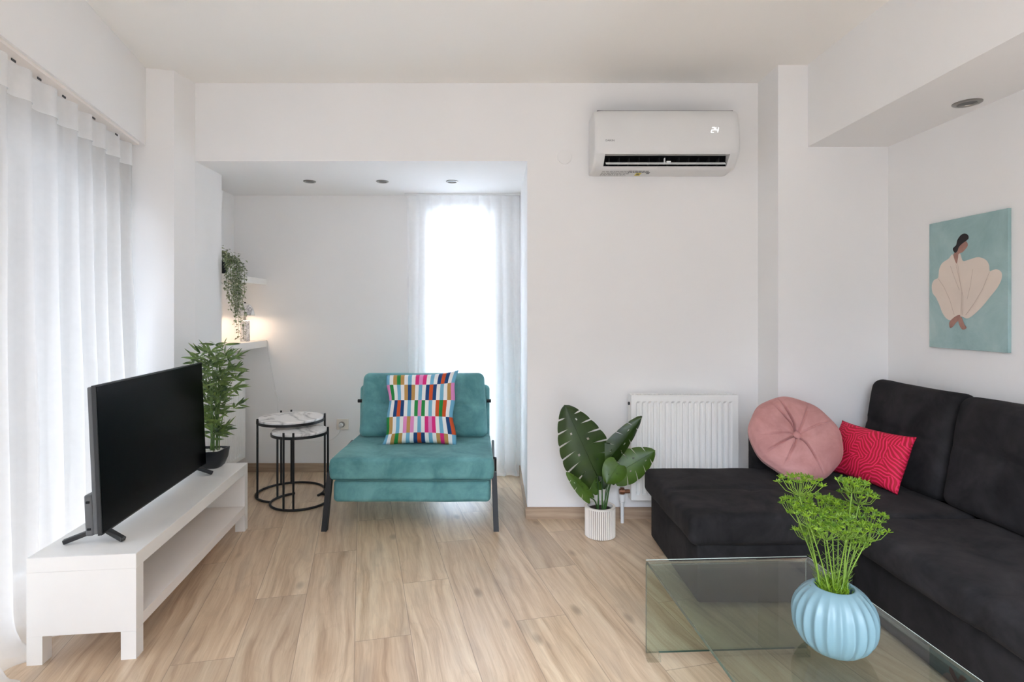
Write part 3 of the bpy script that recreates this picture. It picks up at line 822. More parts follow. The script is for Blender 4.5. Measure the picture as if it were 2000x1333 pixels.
tm.link(tm.ramp(tm.math('ABSOLUTE', tm.math('SUBTRACT', n_, .5)), [(0, lin((160, 156, 158))), (.014, lin((212, 208, 208))), (.04, lin((240, 237, 235)))]), tm.b.inputs['Base Color']); tm.set(Roughness=.2)
M['marble_dark'] = tm.m
lamp()
def ivy():
    t = thing('trailing_ivy', 'potted variegated ivy trailing from the upper alcove shelf', 'hanging plant', (-1.80, 3.72, 1.432))
    bm = bmesh.new(); lathe(bm, [(0, 0), (.038, 0), (.052, .085), (.048, .085), (.042, .07), (0, .07)], 28); finish('pot', bm, 'pot_black', t, True, ang=40)
    r4 = random.Random(11); bm = bmesh.new(); st = bmesh.new()
    for i in range(19):
        if i < 13:
            out = Vector((.104+r4.uniform(.0, .040), r4.uniform(-.17, .10), 0)); ln = r4.uniform(.16, .42) * (1 if abs(out.y) < .07 else .65)
        else:
            a = r4.uniform(PI*.6, PI*1.4); out = Vector((math.cos(a), math.sin(a), 0))*.07; ln = .02
        top_ = Vector((0, 0, .10+r4.uniform(0, .05)))
        pts = [Vector((0, 0, .06)), top_*1 + out*.45, top_*.75 + out*.85]
        z = pts[-1].z; k = 0
        while z > -.0 - ln:
            z -= .022; k += 1
            pts.append(Vector((out.x+nz((k*.3, i, 0), 1)*.012, out.y*(1-.25*min(1, k/14))+nz((i, k*.3, 2), 1)*.014, z)))
        tube(st, pts, .0012, 4)
        for j, p in enumerate(pts[1:]):
            for c_ in range(3 if j > 1 else 8):
                a = r4.random()*2*PI; d = Vector((math.cos(a), math.sin(a), r4.uniform(-.6, .3)))
                off = Vector((r4.uniform(-.006, .006), r4.uniform(-.006, .006), r4.uniform(-.012, .012)))
                if j < 3: off *= 2.5
                leaf_blade(bm, p+off, d, Vector((0, 0, 1)), r4.uniform(.018, .027), r4.uniform(.0065, .0095), .3, 3)
    finish('stems', st, 'bamboo_stem', t, True, doubles=False); finish('foliage', bm, 'ivy', t, False, doubles=False)
ivy()
def socket():
    t = thing('wall_socket', 'white wall socket with a plug in it, between nesting tables and armchair', 'wall socket', (-1.136, 4.225, .354))
    bm = bmesh.new(); box(bm, (-.044, -.010, -.04), (.044, 0, .04), .003); finish('cover_plate', bm, 'socket_plastic', t)
    bm = bmesh.new(); tube(bm, [(-.004, -.010, 0), (-.004, -.014, 0)], .022, 24); finish('socket_ring', bm, 'dark_well', t, True, ang=40)
M['dark_well'] = plain('socket_recess', (150, 146, 142), .5)
socket()
bm = bmesh.new()
tube(bm, [(-1.142, 4.20, .354), (-1.142, 4.18, .352)], .015, 14)
tube(bm, [(-1.142, 4.19, .345), (-1.146, 4.19, .325)], .005, 8)
cp = [(-1.697, 4.215, .975), (-1.692, 4.214, .90), (-1.66, 4.214, .75), (-1.635, 4.212, .62), (-1.625, 4.21, .59)]
def spline(pts, n=8):
    P_ = [Vector(p) for p in pts]; out = []
    for i in range(len(P_)-1):
        a = P_[max(i-1, 0)]; b = P_[i]; c = P_[i+1]; d = P_[min(i+2, len(P_)-1)]
        for k in range(n):
            s = k/n; out.append(.5*((2*b)+(c-a)*s+(2*a-5*b+4*c-d)*s*s+(3*b-a-3*c+d)*s**3))
    return out+[P_[-1]]
tc = thing('lamp_cord', 'white lamp cord with an inline switch hanging down the alcove wall', 'cord', (-1.62, 4.21, .3))
finish('plug', bm, 'cord', tc, True, world=True, ang=50)
bm = bmesh.new(); tube(bm, spline([(-1.76, 4.07, .982), (-1.73, 4.15, .981), (-1.697, 4.217, .976), (-1.690, 4.218, .90), (-1.66, 4.218, .75), (-1.634, 4.216, .62), (-1.615, 4.214, .54), (-1.612, 4.216, .42), (-1.56, 4.214, .30), (-1.45, 4.213, .245), (-1.32, 4.213, .225), (-1.22, 4.208, .24), (-1.16, 4.20, .29), (-1.146, 4.19, .326)]), .0022, 6)
finish('cable', bm, 'cord', tc, True, world=True)
bm = bmesh.new(); box(bm, (-.007, -.006, -.028), (.007, .006, .028), .004, mat=Matrix.Translation((-1.622, 4.210, .575)) @ Matrix.Rotation(R(-22), 4, 'Y')); finish('inline_switch', bm, 'cord', tc, world=True)

# ---------------------------------------------------------------- curtains
def curtain(name, label, org, dr, inn, L, ztop, pleat, amp, puddle, hem_z, mat, hemmat, seed, end_pinch=0, zlow=.16):
    """sheet hanging from a track; org/dr/inn are 2D: start, direction along, direction into the room"""
    org, dr, inn = Vector(org), Vector(dr), Vector(inn)
    t = thing(name, label, 'curtain', (org.x, org.y, 0))
    nu = int(L/.010)
    zs = [ztop-(ztop-zlow)*k/44 for k in range(45)]
    def P(i, z, extra=0):
        s = i*L/nu
        ph = 2*PI*(s/pleat) + 1.1*nz((s*2.5, seed, 0), 1) * 2
        sh = math.sin(ph)
        sh = math.copysign(abs(sh)**.75, sh)
        g = (ztop-z)/ztop
        am = amp*(.45+.75*min(1, g*1.6))*(1+.35*nz((s*4, seed, 3), 1))
        off = am*sh + .012*nz((s*5, z*1.2, seed), 1)*g*2
        s2 = s + .012*math.cos(ph)*(.4+.6*g) + .03*nz((s*2, z*.8, seed+4), 1)*g
        if end_pinch: # free edge sways in slightly at mid height then out again
            e = math.exp(-((s)/.12)**2); s2 += e*(end_pinch*math.exp(-((z-1.45)/.25)**2)*1.0 - .02*g)
        p = org + dr*s2 + inn*(off+extra)
        return Vector((p.x, p.y, z)), s
    bm = bmesh.new(); bh = bmesh.new(); bp = bmesh.new()
    g = [[bm.verts.new(P(i, z)[0]) for z in zs if True] for i in range(nu+1)]
    for i in range(nu):
        for j in range(len(zs)-1): bm.faces.new((g[i][j], g[i+1][j], g[i+1][j+1], g[i][j+1]))
    # bottom part spreading over the floor
    prev = [v[-1].co.copy() for v in g]; rows = [[bm.verts.new(c) for c in prev]]
    K = 16
    for k in range(1, K+1):
        q = k/K; row = []
        for i in range(nu+1):
            s = i*L/nu; pd = puddle*(.75+.75*nz((s*3.2, seed, 9), 1))
            base, _ = P(i, zlow)
            z = zlow*(1-q)**2.1 + .004 + (.020*abs(nz((s*14, q*3, seed), 1)) + .012*abs(math.sin(2*PI*s/pleat)))*math.sin(PI*min(1, q*1.02))*1.3
            o_ = pd*(q**1.6) + .012*nz((s*16, q*5, seed+2), 1)*q
            p = Vector((base.x, base.y)) + inn*o_ + dr*(.02*nz((s*9, q*3, seed+5), 1)*q)
            row.append(bm.verts.new((p.x, p.y, max(.002, z))))
        rows.append(row)
    for a, b in zip(rows, rows[1:]):
        for i in range(nu): bm.faces.new((a[i], a[i+1], b[i+1], b[i]))
    finish('fabric', bm, mat, t, True, world=True)
    gh = []
    for i in range(nu+1):
        row = []
        for z in [ztop+.004-(hem_z)*k/6 for k in range(7)]:
            p, _ = P(i, z, .0035); row.append(bh.verts.new(p))
        gh.append(row)
    for i in range(nu):
        for j in range(6): bh.faces.new((gh[i][j], gh[i+1][j], gh[i+1][j+1], gh[i][j+1]))
    finish('heading_tape', bh, hemmat, t, True, world=True)
    return t, P
o0 = WP(.055, .055)
ct, PC = curtain('sheer_curtain', 'long white sheer curtain over the left window, pooling on the floor', o0, (tx, ty), (-nx, -ny), 3.4, 2.062, .150, .034, .13, .115, 'sheer', 'sheer_hem', 2, end_pinch=.03)
for s in (.18, .42, .68, .86, 1.02, 1.2):
    q = WP(.10+s, .035); bm = bmesh.new()
    m_ = Matrix.Translation((q[0], q[1], 2.058)) @ Matrix.Rotation(math.atan2(ty, tx), 4, 'Z')
    box(bm, (-.012, -.0015, -.006), (.012, .0015, .002), mat=m_); finish('hook', bm, 'dark_plastic', ct, world=True)
tr = thing('curtain_track', 'slim cream curtain track fixed under the left beam', 'curtain track', (o0[0], o0[1], 2.07))
bm = bmesh.new(); prism(bm, [WP(.06, .012), WP(4.7, .012), WP(4.7, .075), WP(.06, .075)], 2.070, 2.0835); finish('rail', bm, 'cream_lacquer', tr, world=True)
ct2, _ = curtain('sheer_curtain', 'narrow white sheer curtain over the alcove window behind the armchair', (-.655, 4.165), (1, 0), (0, -1), .83, 2.036, .085, .014, .10, .085, 'sheer_back', 'sheer_hem', 5)
tr = thing('curtain_track', 'thin white curtain track at the back edge of the alcove ceiling', 'curtain track', (-.24, 4.165, 2.042))
finish('rail', B(((-.665, 4.150, 2.042), (.178, 4.180, 2.0535))), 'white_plastic', tr, world=True)

# ---------------------------------------------------------------- sofa
def sofa():
    t = thing('corner_sofa', 'charcoal grey velvet corner sofa with chaise along the right wall', 'sofa', (1.45, 2.2, 0))
    kw = dict(world=True)
    def soft(name, lo, hi, r, m, fn, tilt=None, seed=0, mat='charcoal'):
        lo, hi = Vector(lo), Vector(hi); c = (lo+hi)/2; h = (hi-lo)/2
        bm = bmesh.new(); rbox(bm, h, r, m, 5, fn)
        if tilt: bmesh.ops.rotate(bm, verts=bm.verts, cent=(0, 0, -h.z), matrix=tilt)
        bmesh.ops.translate(bm, verts=bm.verts, vec=c)
        return finish(name, bm, mat, t, True, world=True)
    # bases
    bm = bmesh.new(); box(bm, (.812, 2.285, .012), (2.03, 2.975, .252), .012, seg=3); finish('chaise_base', bm, 'charcoal', t, True, ang=40, world=True)
    bm = bmesh.new(); box(bm, (1.432, .45, .012), (2.03, 2.284, .252), .012, seg=3); finish('seat_base', bm, 'charcoal', t, True, ang=40, world=True)
    def fch(q):
        q = q.copy(); hx, hy = .58, .355
        if q.z > 0:
            q.z += .010*(1-(q.x/hx)**4)*(1-(q.y/hy)**4)
            for cx in (-.19, .2):
                for cy in (-.02,):
                    q.z -= .016*math.exp(-(((q.x-cx)/.035)**2+((q.y-cy)/.035)**2))
                q.z -= .0045*math.exp(-((q.y+.02)/.012)**2)
        q.z += .004*nz(q, 5, 21); q.x += .006*nz(q, 6, 22); q.y += .006*nz(q, 6, 23)
        return q
    soft('chaise_cushion', (.772, 2.250, .250), (1.93, 2.972, .375), .036, (44, 28, 4), fch)
    def fst(q):
        q = q.copy(); hx, hy = .27, .9
        if q.z > 0:
            q.z += .010*(1-(q.x/hx)**4)*(1-(q.y/hy)**8)
            q.z -= .0045*math.exp(-((q.x+.02)/.012)**2)
        w_ = math.exp(-((q.y-.28)/.016)**2)
        q.z -= .010*w_*(1 if q.z > 0 else 0); q.x += .008*w_*(1 if q.x < 0 else 0)
        q.z += .005*nz(q, 5, 24); q.x += .006*nz(q, 5, 25)
        return q
    soft('seat_cushion', (1.388, .45, .250), (1.93, 2.252, .372), .036, (20, 60, 4), fst)
    # low far-end board
    bm = bmesh.new(); box(bm, (1.335, 2.93, .252), (2.03, 3.015, .545), .018, seg=4); finish('end_board', bm, 'charcoal', t, True, ang=40, world=True)
    # back frame against the wall
    bm = bmesh.new(); box(bm, (2.035, .45, .012), (2.088, 2.975, .70), .012, seg=3); finish('back_frame', bm, 'charcoal', t, True, ang=40, world=True)
    def mk(hy, seed, seam=None):
        def fb(q):
            q = q.copy(); hz = .235; bz = q.z/hz; by = q.y/hy
            s = -1 if q.x < 0 else 1
            q.x += s*.016*(1-by**6)*(1-bz**4)
            if s < 0:
                q.x += .010*math.exp(-((q.z-.02)/.010)**2)*(1-by**10)
                q.x += .010*math.exp(-(((q.z-.02)/.04)**2+(q.y/.04)**2))
                q.x += .004*math.exp(-((q.y)/.010)**2)*(1 if q.z < .02 else .2)
            q.x -= .035*(-bz*.5+.5)*(1 if s < 0 else 0)
            q += Vector((nz(q, 5, seed)*.008, nz(q, 5, seed+1)*.008, nz(q, 4, seed+2)*.010))
            return q
        return fb
    tilt = Matrix.Rotation(R(7), 3, 'Y')
    for k, (ya, yb) in enumerate(((2.415, 2.965), (1.86, 2.405), (1.30, 1.85), (.74, 1.29))):
        c = soft('back_cushion', (1.90, ya, .368), (2.02, yb, .835), .045, (6, 24, 26), mk((yb-ya)/2, 30+k*3), tilt)
        for yy in (ya+.012, yb-.012):
            bm = bmesh.new(); pts = []
            for z in [i/14 for i in range(15)]:
                zz = .41+z*.39; pts.append((1.872+z*.082-.004*math.sin(PI*z), yy+.006*nz((z*3, k, yy), 1), zz))
            tube(bm, pts, .0035, 6); finish('piping', bm, 'charcoal', c, True) if False else bm.free()
sofa()

def round_cushion():
    t = thing('round_cushion', 'round dusty pink velvet cushion with a central button, against the chaise end board', 'cushion', (1.474, 2.800, .566))
    Rr, T = .217, .060
    bm = bmesh.new(); nr, na = 34, 360
    pl = [R(a) for a in (22, 60, 102, 117, 182, 208, 236, 288)]
    r5 = random.Random(4); dp = [.35, .45, 1.3, 1.0, .4, 1.1, .75, 1.2]
    rot = Matrix.Rotation(R(-3), 4, 'Z') @ Matrix.Rotation(R(-37), 4, 'X')
    for s in (-1, 1):
        g = []
        for i in range(nr+1):
            q = i/nr; row = []
            for k in range(na):
                a = 2*PI*k/na
                h = T*(1-q**5)**.5*(1-.62*math.exp(-(q/.16)**2))
                cr = sum(d_*math.exp(-((((a-p+PI) % (2*PI))-PI)*max(q, .08)/.019)**2) for p, d_ in zip(pl, dp))
                h -= .021*cr*math.exp(-((q-.3)/.5)**2)*(1-q**10)
                h += .004*nz((math.cos(a)*q*4, math.sin(a)*q*4, s), 1, 3)*(1-q**4)
                if i == nr: h = 0
                rr = Rr*q*(1+.012*math.sin(a*9)*q**3+.01*math.sin(a*4+1)*q**3)
                row.append(bm.verts.new((rr*math.cos(a), s*(h+.004*(1 if i < nr else 1)), rr*math.sin(a))))
            g.append(row)
        for i in range(nr):
            for k in range(na): bm.faces.new((g[i][k], g[i][(k+1) % na], g[i+1][(k+1) % na], g[i+1][k]))
    # gusset between the two faces
    bmesh.ops.remove_doubles(bm, verts=bm.verts, dist=1e-5)
    be = [e for e in bm.edges if e.is_boundary]
    if be: bmesh.ops.bridge_loops(bm, edges=be)
    bm.transform(rot); finish('cover', bm, 'pink', t, True, doubles=False)
    bm = bmesh.new(); bmesh.ops.create_uvsphere(bm, u_segments=20, v_segments=12, radius=.020, matrix=rot @ Matrix.Translation((0, -.030, 0)) @ Matrix.Diagonal((1, .55, 1, 1)))
    finish('button', bm, 'pink', t, True)
round_cushion()
def red_cushion():
    bm = bmesh.new(); hw, hh, n = .205, .135, 40
    for s in (-1, 1):
        g = []
        for i in range(n+1):
            row = []
            for j in range(n+1):
                a, b = i/n*2-1, j/n*2-1
                x = a*hw*(1-.05*(1-abs(b)**2.5)); z = b*hh*(1-.09*(1-abs(a)**2.5))
                th = .052*max(0, (1-a*a)*(1-b*b))**.42
                row.append(bm.verts.new((x, s*th+.004*nz((a*2, b*2, s), 1.5, 4)*min(1, th*30), z)))
            g.append(row)
        for i in range(n):
            for j in range(n): bm.faces.new((g[i][j], g[i+1][j], g[i+1][j+1], g[i][j+1]))
    o = finish('throw_pillow', bm, 'red', None, True)
    o.matrix_basis = Matrix.Translation((1.768, 2.70, .506)) @ Matrix.Rotation(R(-78), 4, 'Z') @ Matrix.Rotation(R(-22), 4, 'X')
    tag(o, 'small red rectangular cushion with pink wavy lines, leaning on the dark sofa back', 'cushion')
red_cushion()

# ---------------------------------------------------------------- painting
def painting():
    y0, y1, z0, z1 = 2.307, 2.726, 1.018, 1.607
    bm = bmesh.new(); box(bm, (2.080, y0, z0), (2.094, y1, z1), .0015, mi=0)
    W, Hh = y1-y0, z1-z0
    # picture coordinates: a 0..1 from far (left in view) to near, b 0..1 from top to bottom
    lay = [0]
    def PT(a, b): return (2.0796-.0002*lay[0], y1-a*W, z1-b*Hh)
    def poly(pts, mi):
        lay[0] += 1; vs_ = [bm.verts.new(PT(*p)) for p in pts]; f = bm.faces.new(vs_); f.material_index = mi
        bmesh.ops.triangulate(bm, faces=[f])
    def smooth(pts, n=6):
        out = []; N = len(pts)
        for i in range(N):
            a, b, c, d = [Vector(pts[(i+k) % N]) for k in (-1, 0, 1, 2)]
            for k in range(n):
                s = k/n; q = .5*((2*b)+(c-a)*s+(2*a-5*b+4*c-d)*s*s+(3*b-a-3*c+d)*s**3); out.append((q.x, q.y))
        return out
    poly(smooth([(.37, .93-.62), (.33, .27), (.28, .30), (.19, .33), (.145, .38), (.135, .44), (.07, .46), (.04, .50), (.05, .56), (.10, .60), (.15, .66), (.20, .73), (.27, .775), (.36, .775),
                 (.44, .75), (.53, .765), (.62, .73), (.72, .67), (.80, .61), (.88, .55), (.93, .49), (.93, .44), (.87, .415), (.80, .425), (.79, .38), (.75, .34), (.66, .315), (.55, .325), (.47, .33), (.43, .27)]), 1)
    poly(smooth([(.345, .275), (.39, .255), (.41, .265), (.405, .31), (.385, .345)]), 4)
    poly(smooth([(.40, .235), (.43, .205), (.50, .185), (.53, .20), (.53, .225), (.50, .245), (.47, .262), (.43, .27), (.40, .275)]), 4)
    poly(smooth([(.345, .245), (.34, .225), (.365, .212), (.385, .20), (.40, .165), (.44, .135), (.49, .125), (.535, .14), (.545, .165), (.52, .18), (.46, .20), (.42, .222), (.40, .25), (.37, .262)]), 3)
    poly(smooth([(.29, .80), (.33, .77), (.39, .745), (.435, .74), (.43, .77), (.38, .80), (.34, .83), (.30, .84)]), 4)
    poly(smooth([(.41, .77), (.45, .755), (.47, .775), (.49, .81), (.52, .835), (.47, .85), (.43, .82)]), 4)
    def stroke(pts, w_=.004, mi=2):
        lay[0] += 1
        for a, b in zip(pts, pts[1:]):
            d = Vector(b)-Vector(a); nn = Vector((-d.y, d.x)).normalized()*w_/2
            f = bm.faces.new([bm.verts.new(PT(*(Vector(p)+q))) for p, q in ((a, nn), (b, nn), (b, -nn), (a, -nn))]); f.material_index = mi
    stroke([(.38, .345), (.42, .45), (.46, .56), (.455, .66), (.445, .745)]); stroke([(.405, .345), (.44, .50), (.475, .60), (.47, .74)])
    stroke([(.14, .45), (.22, .52), (.30, .62), (.36, .74)]); stroke([(.80, .43), (.72, .55), (.62, .65), (.51, .74)])
    stroke([(.60, .40), (.57, .52), (.53, .62)]); stroke([(.31, .36), (.37, .46), (.43, .55)])
    o = finish('canvas_painting', bm, ['canvas', 'blouse', 'fold_line', 'hair', 'skin'], None, doubles=False)
    tag(o, 'teal canvas painting of a dark-haired woman in a billowing cream blouse on the right wall', 'painting')
painting()

# ---------------------------------------------------------------- monstera
def monstera_leaf(L, W, lobes=5, curl=.25, cup=.12, seed=0, closed=0, slit=.6):
    """leaf lying in local XY: base at the origin, tip at +Y; deep slits between lobes"""
    bm = bmesh.new(); nu = 12
    def width(s): return W*(math.sin(PI*min(1, (s*.96+.04)**.68))**.62)
    def pos(s, a):
        sy = s*L
        x = a*width(s); y = sy - .20*L*abs(a)**1.5*(1-s)*1.0 + .14*L*abs(a)*(s)*(1-s)
        if s < .001: y = -.16*L*abs(a)**1.2
        z = -curl*L*(s**1.8)*.6 - cup*W*(a*a)*1.2 + .012*math.sin(9*s*PI+seed)*abs(a)*L*.3
        z -= closed*abs(x)*.8
        return Vector((x*(1-.25*closed), y, z))
    for side in (-1, 1):
        for lb in range(lobes):
            s0, s1 = lb/lobes, (lb+1)/lobes; rows = []
            m_ = 5
            for j in range(m_+1):
                row = []
                for i in range(nu+1):
                    a = i/nu; q = j/m_
                    dl = slit*min(1, max(0, a-.40)*3.5)*.011
                    lo = s0 + (dl if lb > 0 else 0); hi = s1 - (dl if lb < lobes-1 else 0)
                    s = lo+(hi-lo)*q
                    aa = a*(1-.035*(2*q-1)**4*(a**4)*min(1, slit*2))
                    row.append(bm.verts.new(pos(s, side*aa)))
                rows.append(row)
            for j in range(m_):
                for i in range(nu):
                    # small holes near the midrib
                    if j == 2 and i == 3 and (lb+seed+(side > 0)) % 2 == 0 and 0 < lb < lobes-1: continue
                    bm.faces.new((rows[j][i], rows[j][i+1], rows[j+1][i+1], rows[j+1][i]))
    tube(bm, [pos(s/8, 0)+Vector((0, 0, .0008)) for s in range(9)], [.0022*(1-.7*s/8) for s in range(9)], 5)
    return bm
def orient(base, tip_dir, normal):
    y = Vector(tip_dir).normalized(); z = Vector(normal); z = (z-y*z.dot(y)).normalized(); x = y.cross(z)
    return Matrix(((x.x, y.x, z.x, base[0]), (x.y, y.y, z.y, base[1]), (x.z, y.z, z.z, base[2]), (0, 0, 0, 1)))
def monstera():
    ox, oy = .554, 3.016
    t = thing('monstera_plant', 'leafy artificial monstera in a white ribbed pot on the floor beside the sofa', 'potted plant', (ox, oy, 0))
    r0 = .079; hgt = .158
    bm = bmesh.new(); n = 44
    prof = [(0, 0), (r0-.008, 0), (r0-.003, .004), (r0-.002, hgt), (r0-.010, hgt), (r0-.010, hgt-.02), (0, hgt-.02)]
    lathe(bm, prof[:-1], 88); pot = finish('pot', bm, ['rib_dark'], t, True, ang=40)
    bm = bmesh.new()
    for k in range(n):
        a = 2*PI*k/n; c = Vector((math.cos(a)*(r0-.003), math.sin(a)*(r0-.003), 0))
        tube(bm, [c+Vector((0, 0, .003)), c+Vector((0, 0, hgt-.004))], .0046, 6)
    finish('ribbing', bm, 'ceramic_white', pot, True, ang=50)
    bm = bmesh.new(); lathe(bm, [(r0+.001, hgt-.007), (r0+.001, hgt+.001), (r0-.012, hgt+.001), (r0-.012, hgt-.018), (r0-.010, hgt-.018)], 60); finish('rim', bm, 'ceramic_white', pot, True, ang=40)
    bm = bmesh.new(); lathe(bm, [(0, hgt-.018), (r0-.0125, hgt-.02)], 30); finish('soil', bm, 'soil', t)
    # leaves: world base of blade, direction, facing, size
    s = 368.0
    def W3(px, py, dy=0.0):
        Yd = oy+dy; k = 1110/Yd; return Vector(((px-968)/k, Yd, 1.18-(py-612)/k))
    L = [ # blade base px, tip px, normal, L scale, W, mat, closed
        (W3(1166, 930, -.02), W3(1107, 799, -.06), (-.05, -1, .15), .138, 'monstera', 0, 5, .95, 6),
        (W3(1176, 912, -.01), W3(1256, 820, -.05), (.35, -1, .10), .068, 'monstera', .2, 5, .5, 4),
        (W3(1205, 925, .02), W3(1279, 882, .0), (.15, -.95, .35), .088, 'monstera_light', 0, 5, .8, 4),
        (W3(1208, 908, -.06), W3(1186, 944, -.10), (.1, -1, .25), .066, 'monstera_light', 0, 4, .0, 3),
        (W3(1152, 972, -.05), W3(1110, 924, -.08), (.3, -1, .3), .036, 'monstera_light', .2, 4, .5, 4),
        (W3(1168, 958, .01), W3(1140, 925, .0), (0, -1, .2), .036, 'monstera_light', 0, 3, .3, 3),
        (W3(1188, 945, .04), W3(1165, 895, .05), (0, -1, .1), .05, 'monstera', 0, 4, .4, 4),
    ]
    for i, (b, tp, nrm, wd, mt, cl, lb, sl, _) in enumerate(L):
        d = tp-b
        bm = monstera_leaf(d.length*1.02, wd, 7 if i == 0 else lb, .12, .16, i, cl, sl*(1.0 if i else .9))
        bm.transform(orient(b, d, nrm)); lf = finish('leaf', bm, mt, t, True, world=True)
        g0 = Vector((ox+(b.x-ox)*.25+.012*math.sin(i*2.3), oy+(b.y-oy)*.2+.02*math.cos(i*1.7), hgt-.02))
        mid = g0.lerp(b, .55)+Vector((-(b.x-ox)*.12, 0, .01))
        sb = bmesh.new(); tube(sb, spline([g0, mid, b]), [.0042]*5+[.0034]*12, 7); finish('stem', sb, 'monstera_stem', t, True, world=True)
monstera()

# ---------------------------------------------------------------- coffee table
def coffee_table():
    # local: x 0..W, y -L..0 (0 = far end); far-left corner at origin
    t = thing('glass_coffee_table', 'low bent-glass coffee table in front of the dark sofa', 'coffee table', (.513, 1.943, 0), R(3.0))
    Wd, L, z1, th, r = .565, 1.10, .338, .010, .022
    f0 = .022
    pts = [(0, f0), (0, z1-r)] + [(-r+r*math.cos(R(a)), z1-r+r*math.sin(R(a))) for a in range(15, 91, 15)] + \
          [(-L+r+r*math.cos(R(a)), z1-r+r*math.sin(R(a))) for a in range(90, 181, 15)] + [(-L, f0)]
    nrm = []
    ins = []
    for i, p in enumerate(pts):
        a = Vector(pts[max(i-1, 0)]); b = Vector(pts[min(i+1, len(pts)-1)]); d = (b-a).normalized(); ins.append((p[0]+(-abs(d.y)*th if p[0] > -L/2 else abs(d.y)*th), p[1]-abs(d.x)*th))
    bm = bmesh.new(); n = len(pts)
    V = [[bm.verts.new((x, p[0], p[1])) for p in arr] for x in (0, Wd) for arr in (pts, ins)]
    o0_, i0, o1_, i1 = V
    for k in range(n-1):
        bm.faces.new((o0_[k], o0_[k+1], o1_[k+1], o1_[k])).material_index = 0
        f = bm.faces.new((i0[k], i0[k+1], i1[k+1], i1[k])); f.material_index = 1
        bm.faces.new((o0_[k], o0_[k+1], i0[k+1], i0[k])).material_index = 2
        bm.faces.new((o1_[k], o1_[k+1], i1[k+1], i1[k])).material_index = 3
    for k in (0, n-1): bm.faces.new((o0_[k], o1_[k], i1[k], i0[k])).material_index = 2
    finish('bent_glass', bm, ['glass_table', 'glass_inner', 'glass_edge', 'glass_inner'], t, doubles=False)
    bm = bmesh.new(); tube(bm, [(Wd-.0006, p[0], p[1]) for p in pts], .0011, 6); finish('edge_glint', bm, 'glass_edge_glint', t, True)  # glint along the glass edge, drawn as a thin pale tube
    bm = bmesh.new(); tube(bm, [(0, -.004, z1-.001), (Wd, -.004, z1-.001)], .0016, 6); finish('edge_glint', bm, 'glass_edge_glint', t, True)  # same drawn glint on the far edge
    for y in (-.013, -L+.013):
        for x in (0, Wd-.045):
            bm = bmesh.new(); box(bm, (x, y-.014, 0), (x+.045, y+.014, .022), .001); finish('foot', bm, 'glass_foot', t)
M['glass_inner'] = thin_glass('table_glass_inner', (.95, .97, .955, 1), 1.5, boost=.3)
coffee_table()

# ---------------------------------------------------------------- vase with dill
VX, VY, VZ = .849, 1.425, .3385
def vase():
    bm = bmesh.new(); Hh, Rv = .158, .0935
    def rad(z):
        q = (z-.078)/.094; return Rv*max(0, 1-abs(q)**2.1)**.5
    prof = [(0, 0)] + [(rad(z), z) for z in [0.0, .004, .012, .022, .034, .048, .062, .078, .094, .108, .122, .134, .144, .151]]
    prof[1] = (rad(0)*.92, 0)
    prof += [(.050, .157), (.047, .1585), (.043, .156), (.042, .148), (.05, .13), (.06, .08), (.04, .02), (0, .012)]
    def rf(a, z):
        e = math.sin(PI*min(1, max(0, z/.157)))
        return 1+.075*((1-abs(math.cos(a*10.5)))**.85-.4)*min(1, e*1.5)
    N = 240
    # ribs only on the outer skin
    k = 16
    lathe(bm, prof[:k], N, rf=rf); 
    lathe(bm, [(prof[15][0], prof[15][1])] + prof[16:], N)
    o = finish('vase', bm, 'vase', None, True); o.location = (VX, VY, VZ)
    tag(o, 'round pale blue ribbed ceramic vase on the glass table', 'vase')
vase()
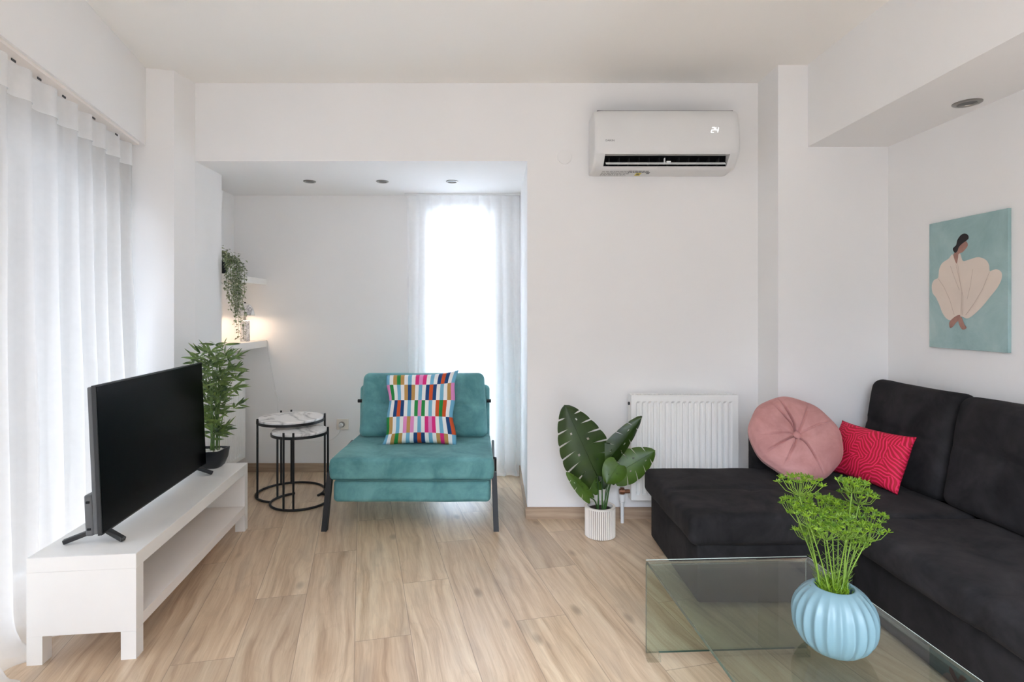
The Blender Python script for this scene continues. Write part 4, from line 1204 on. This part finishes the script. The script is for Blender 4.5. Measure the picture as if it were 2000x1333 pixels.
def dill():
    t = thing('dill_bunch', 'bunch of yellow-green artificial dill flowers standing in the blue vase', 'flowers', (VX, VY, VZ+.03))
    r6 = random.Random(21)
    k = 1110/VY
    heads = [(1552, 935, .00, 1.15), (1545, 978, .03, .9), (1578, 1002, -.02, 1.1), (1600, 972, .05, 1.0), (1625, 1004, .0, 1.1), (1655, 1022, -.05, 1.1), (1684, 960, .02, .9), (1668, 942, -.02, .75),
             (1702, 1000, .04, 1.1), (1700, 1030, -.01, 1.0), (1640, 985, .06, .9), (1612, 1030, -.06, .9), (1575, 1035, .04, .8), (1675, 1050, .02, .8)]
    for i, (px, py, dy, sc) in enumerate(heads):
        kk = 1110/(VY+dy)
        hd = Vector(((px-968)/kk, VY+dy, 1.18-(py-612)/kk+.002))
        b = Vector((VX+(hd.x-VX)*.15+r6.uniform(-.012, .012), VY+r6.uniform(-.02, .02), VZ+.05))
        nd = hd - Vector(((hd.x-VX)*.12, dy*.1, .040*sc))
        st = bmesh.new(); m1 = b.lerp(nd, .45)+Vector((-(hd.x-VX)*.10, 0, .01))
        pts = spline([b, m1, nd], 8); tube(st, pts, [.0022]*9+[.0016]*8, 6)
        # side twigs and wispy needles on the lower stem
        for p in pts[5:]:
            for _ in range(2):
                a = r6.random()*2*PI; d = Vector((math.cos(a), math.sin(a), r6.uniform(.2, 1.1)))*r6.uniform(.008, .022)
                tube(st, [p, p+d*.6, p+d+Vector((0, 0, .004))], [.0007, .0006, .0003], 3, caps=False)
        s_ = finish('stem', st, 'dill_stem', t, True, world=True, doubles=False)
        hb = bmesh.new(); rb = bmesh.new(); nr = 19
        for j in range(nr):
            a = j*2.399+i; q = math.sqrt((j+.4)/nr); e = nd+Vector((math.cos(a)*q*.047*sc, math.sin(a)*q*.047*sc, (.040-.010*q*q)*sc+r6.uniform(-.003, .003)))
            m_ = nd.lerp(e, .5)+Vector((math.cos(a)*q*.008, math.sin(a)*q*.008, -.004))
            tube(rb, [nd, m_, e], .0008, 4, caps=False)
            for _ in range(20):
                d = Vector((r6.gauss(0, 1), r6.gauss(0, 1), abs(r6.gauss(0, .8))+.05)).normalized(); ln = r6.uniform(.006, .0125)
                tube(hb, [e, e+d*ln*.6, e+d*ln], [.0005, .0011, .0006], 4)
        fh = finish('flower_head', hb, 'dill', s_, False, doubles=False); finish('rays', rb, 'dill_stem', s_, False, doubles=False)
        for ob in (fh,):
            pass
        inv = s_.matrix_basis.inverted() @ t.matrix_basis.inverted()
        for ob in list(s_.children) if False else [o for o in C.objects if o.parent == s_]: ob.data.transform(inv)
    # mossy filler at the vase mouth
    bm = bmesh.new()
    for _ in range(420):
        a = r6.random()*2*PI; q = math.sqrt(r6.random())*.036
        p = Vector((VX+math.cos(a)*q, VY+math.sin(a)*q, VZ+.125+r6.random()*.03)); d = Vector((r6.gauss(0, .5), r6.gauss(0, .5), 1)).normalized()*r6.uniform(.015, .038)
        tube(bm, [p, p+d*.5, p+d], [.0007, .0011, .0004], 3, caps=False)
    o = finish('needle_leaves', bm, 'dill', t, False, world=True, doubles=False); o['kind'] = 'stuff'
dill()
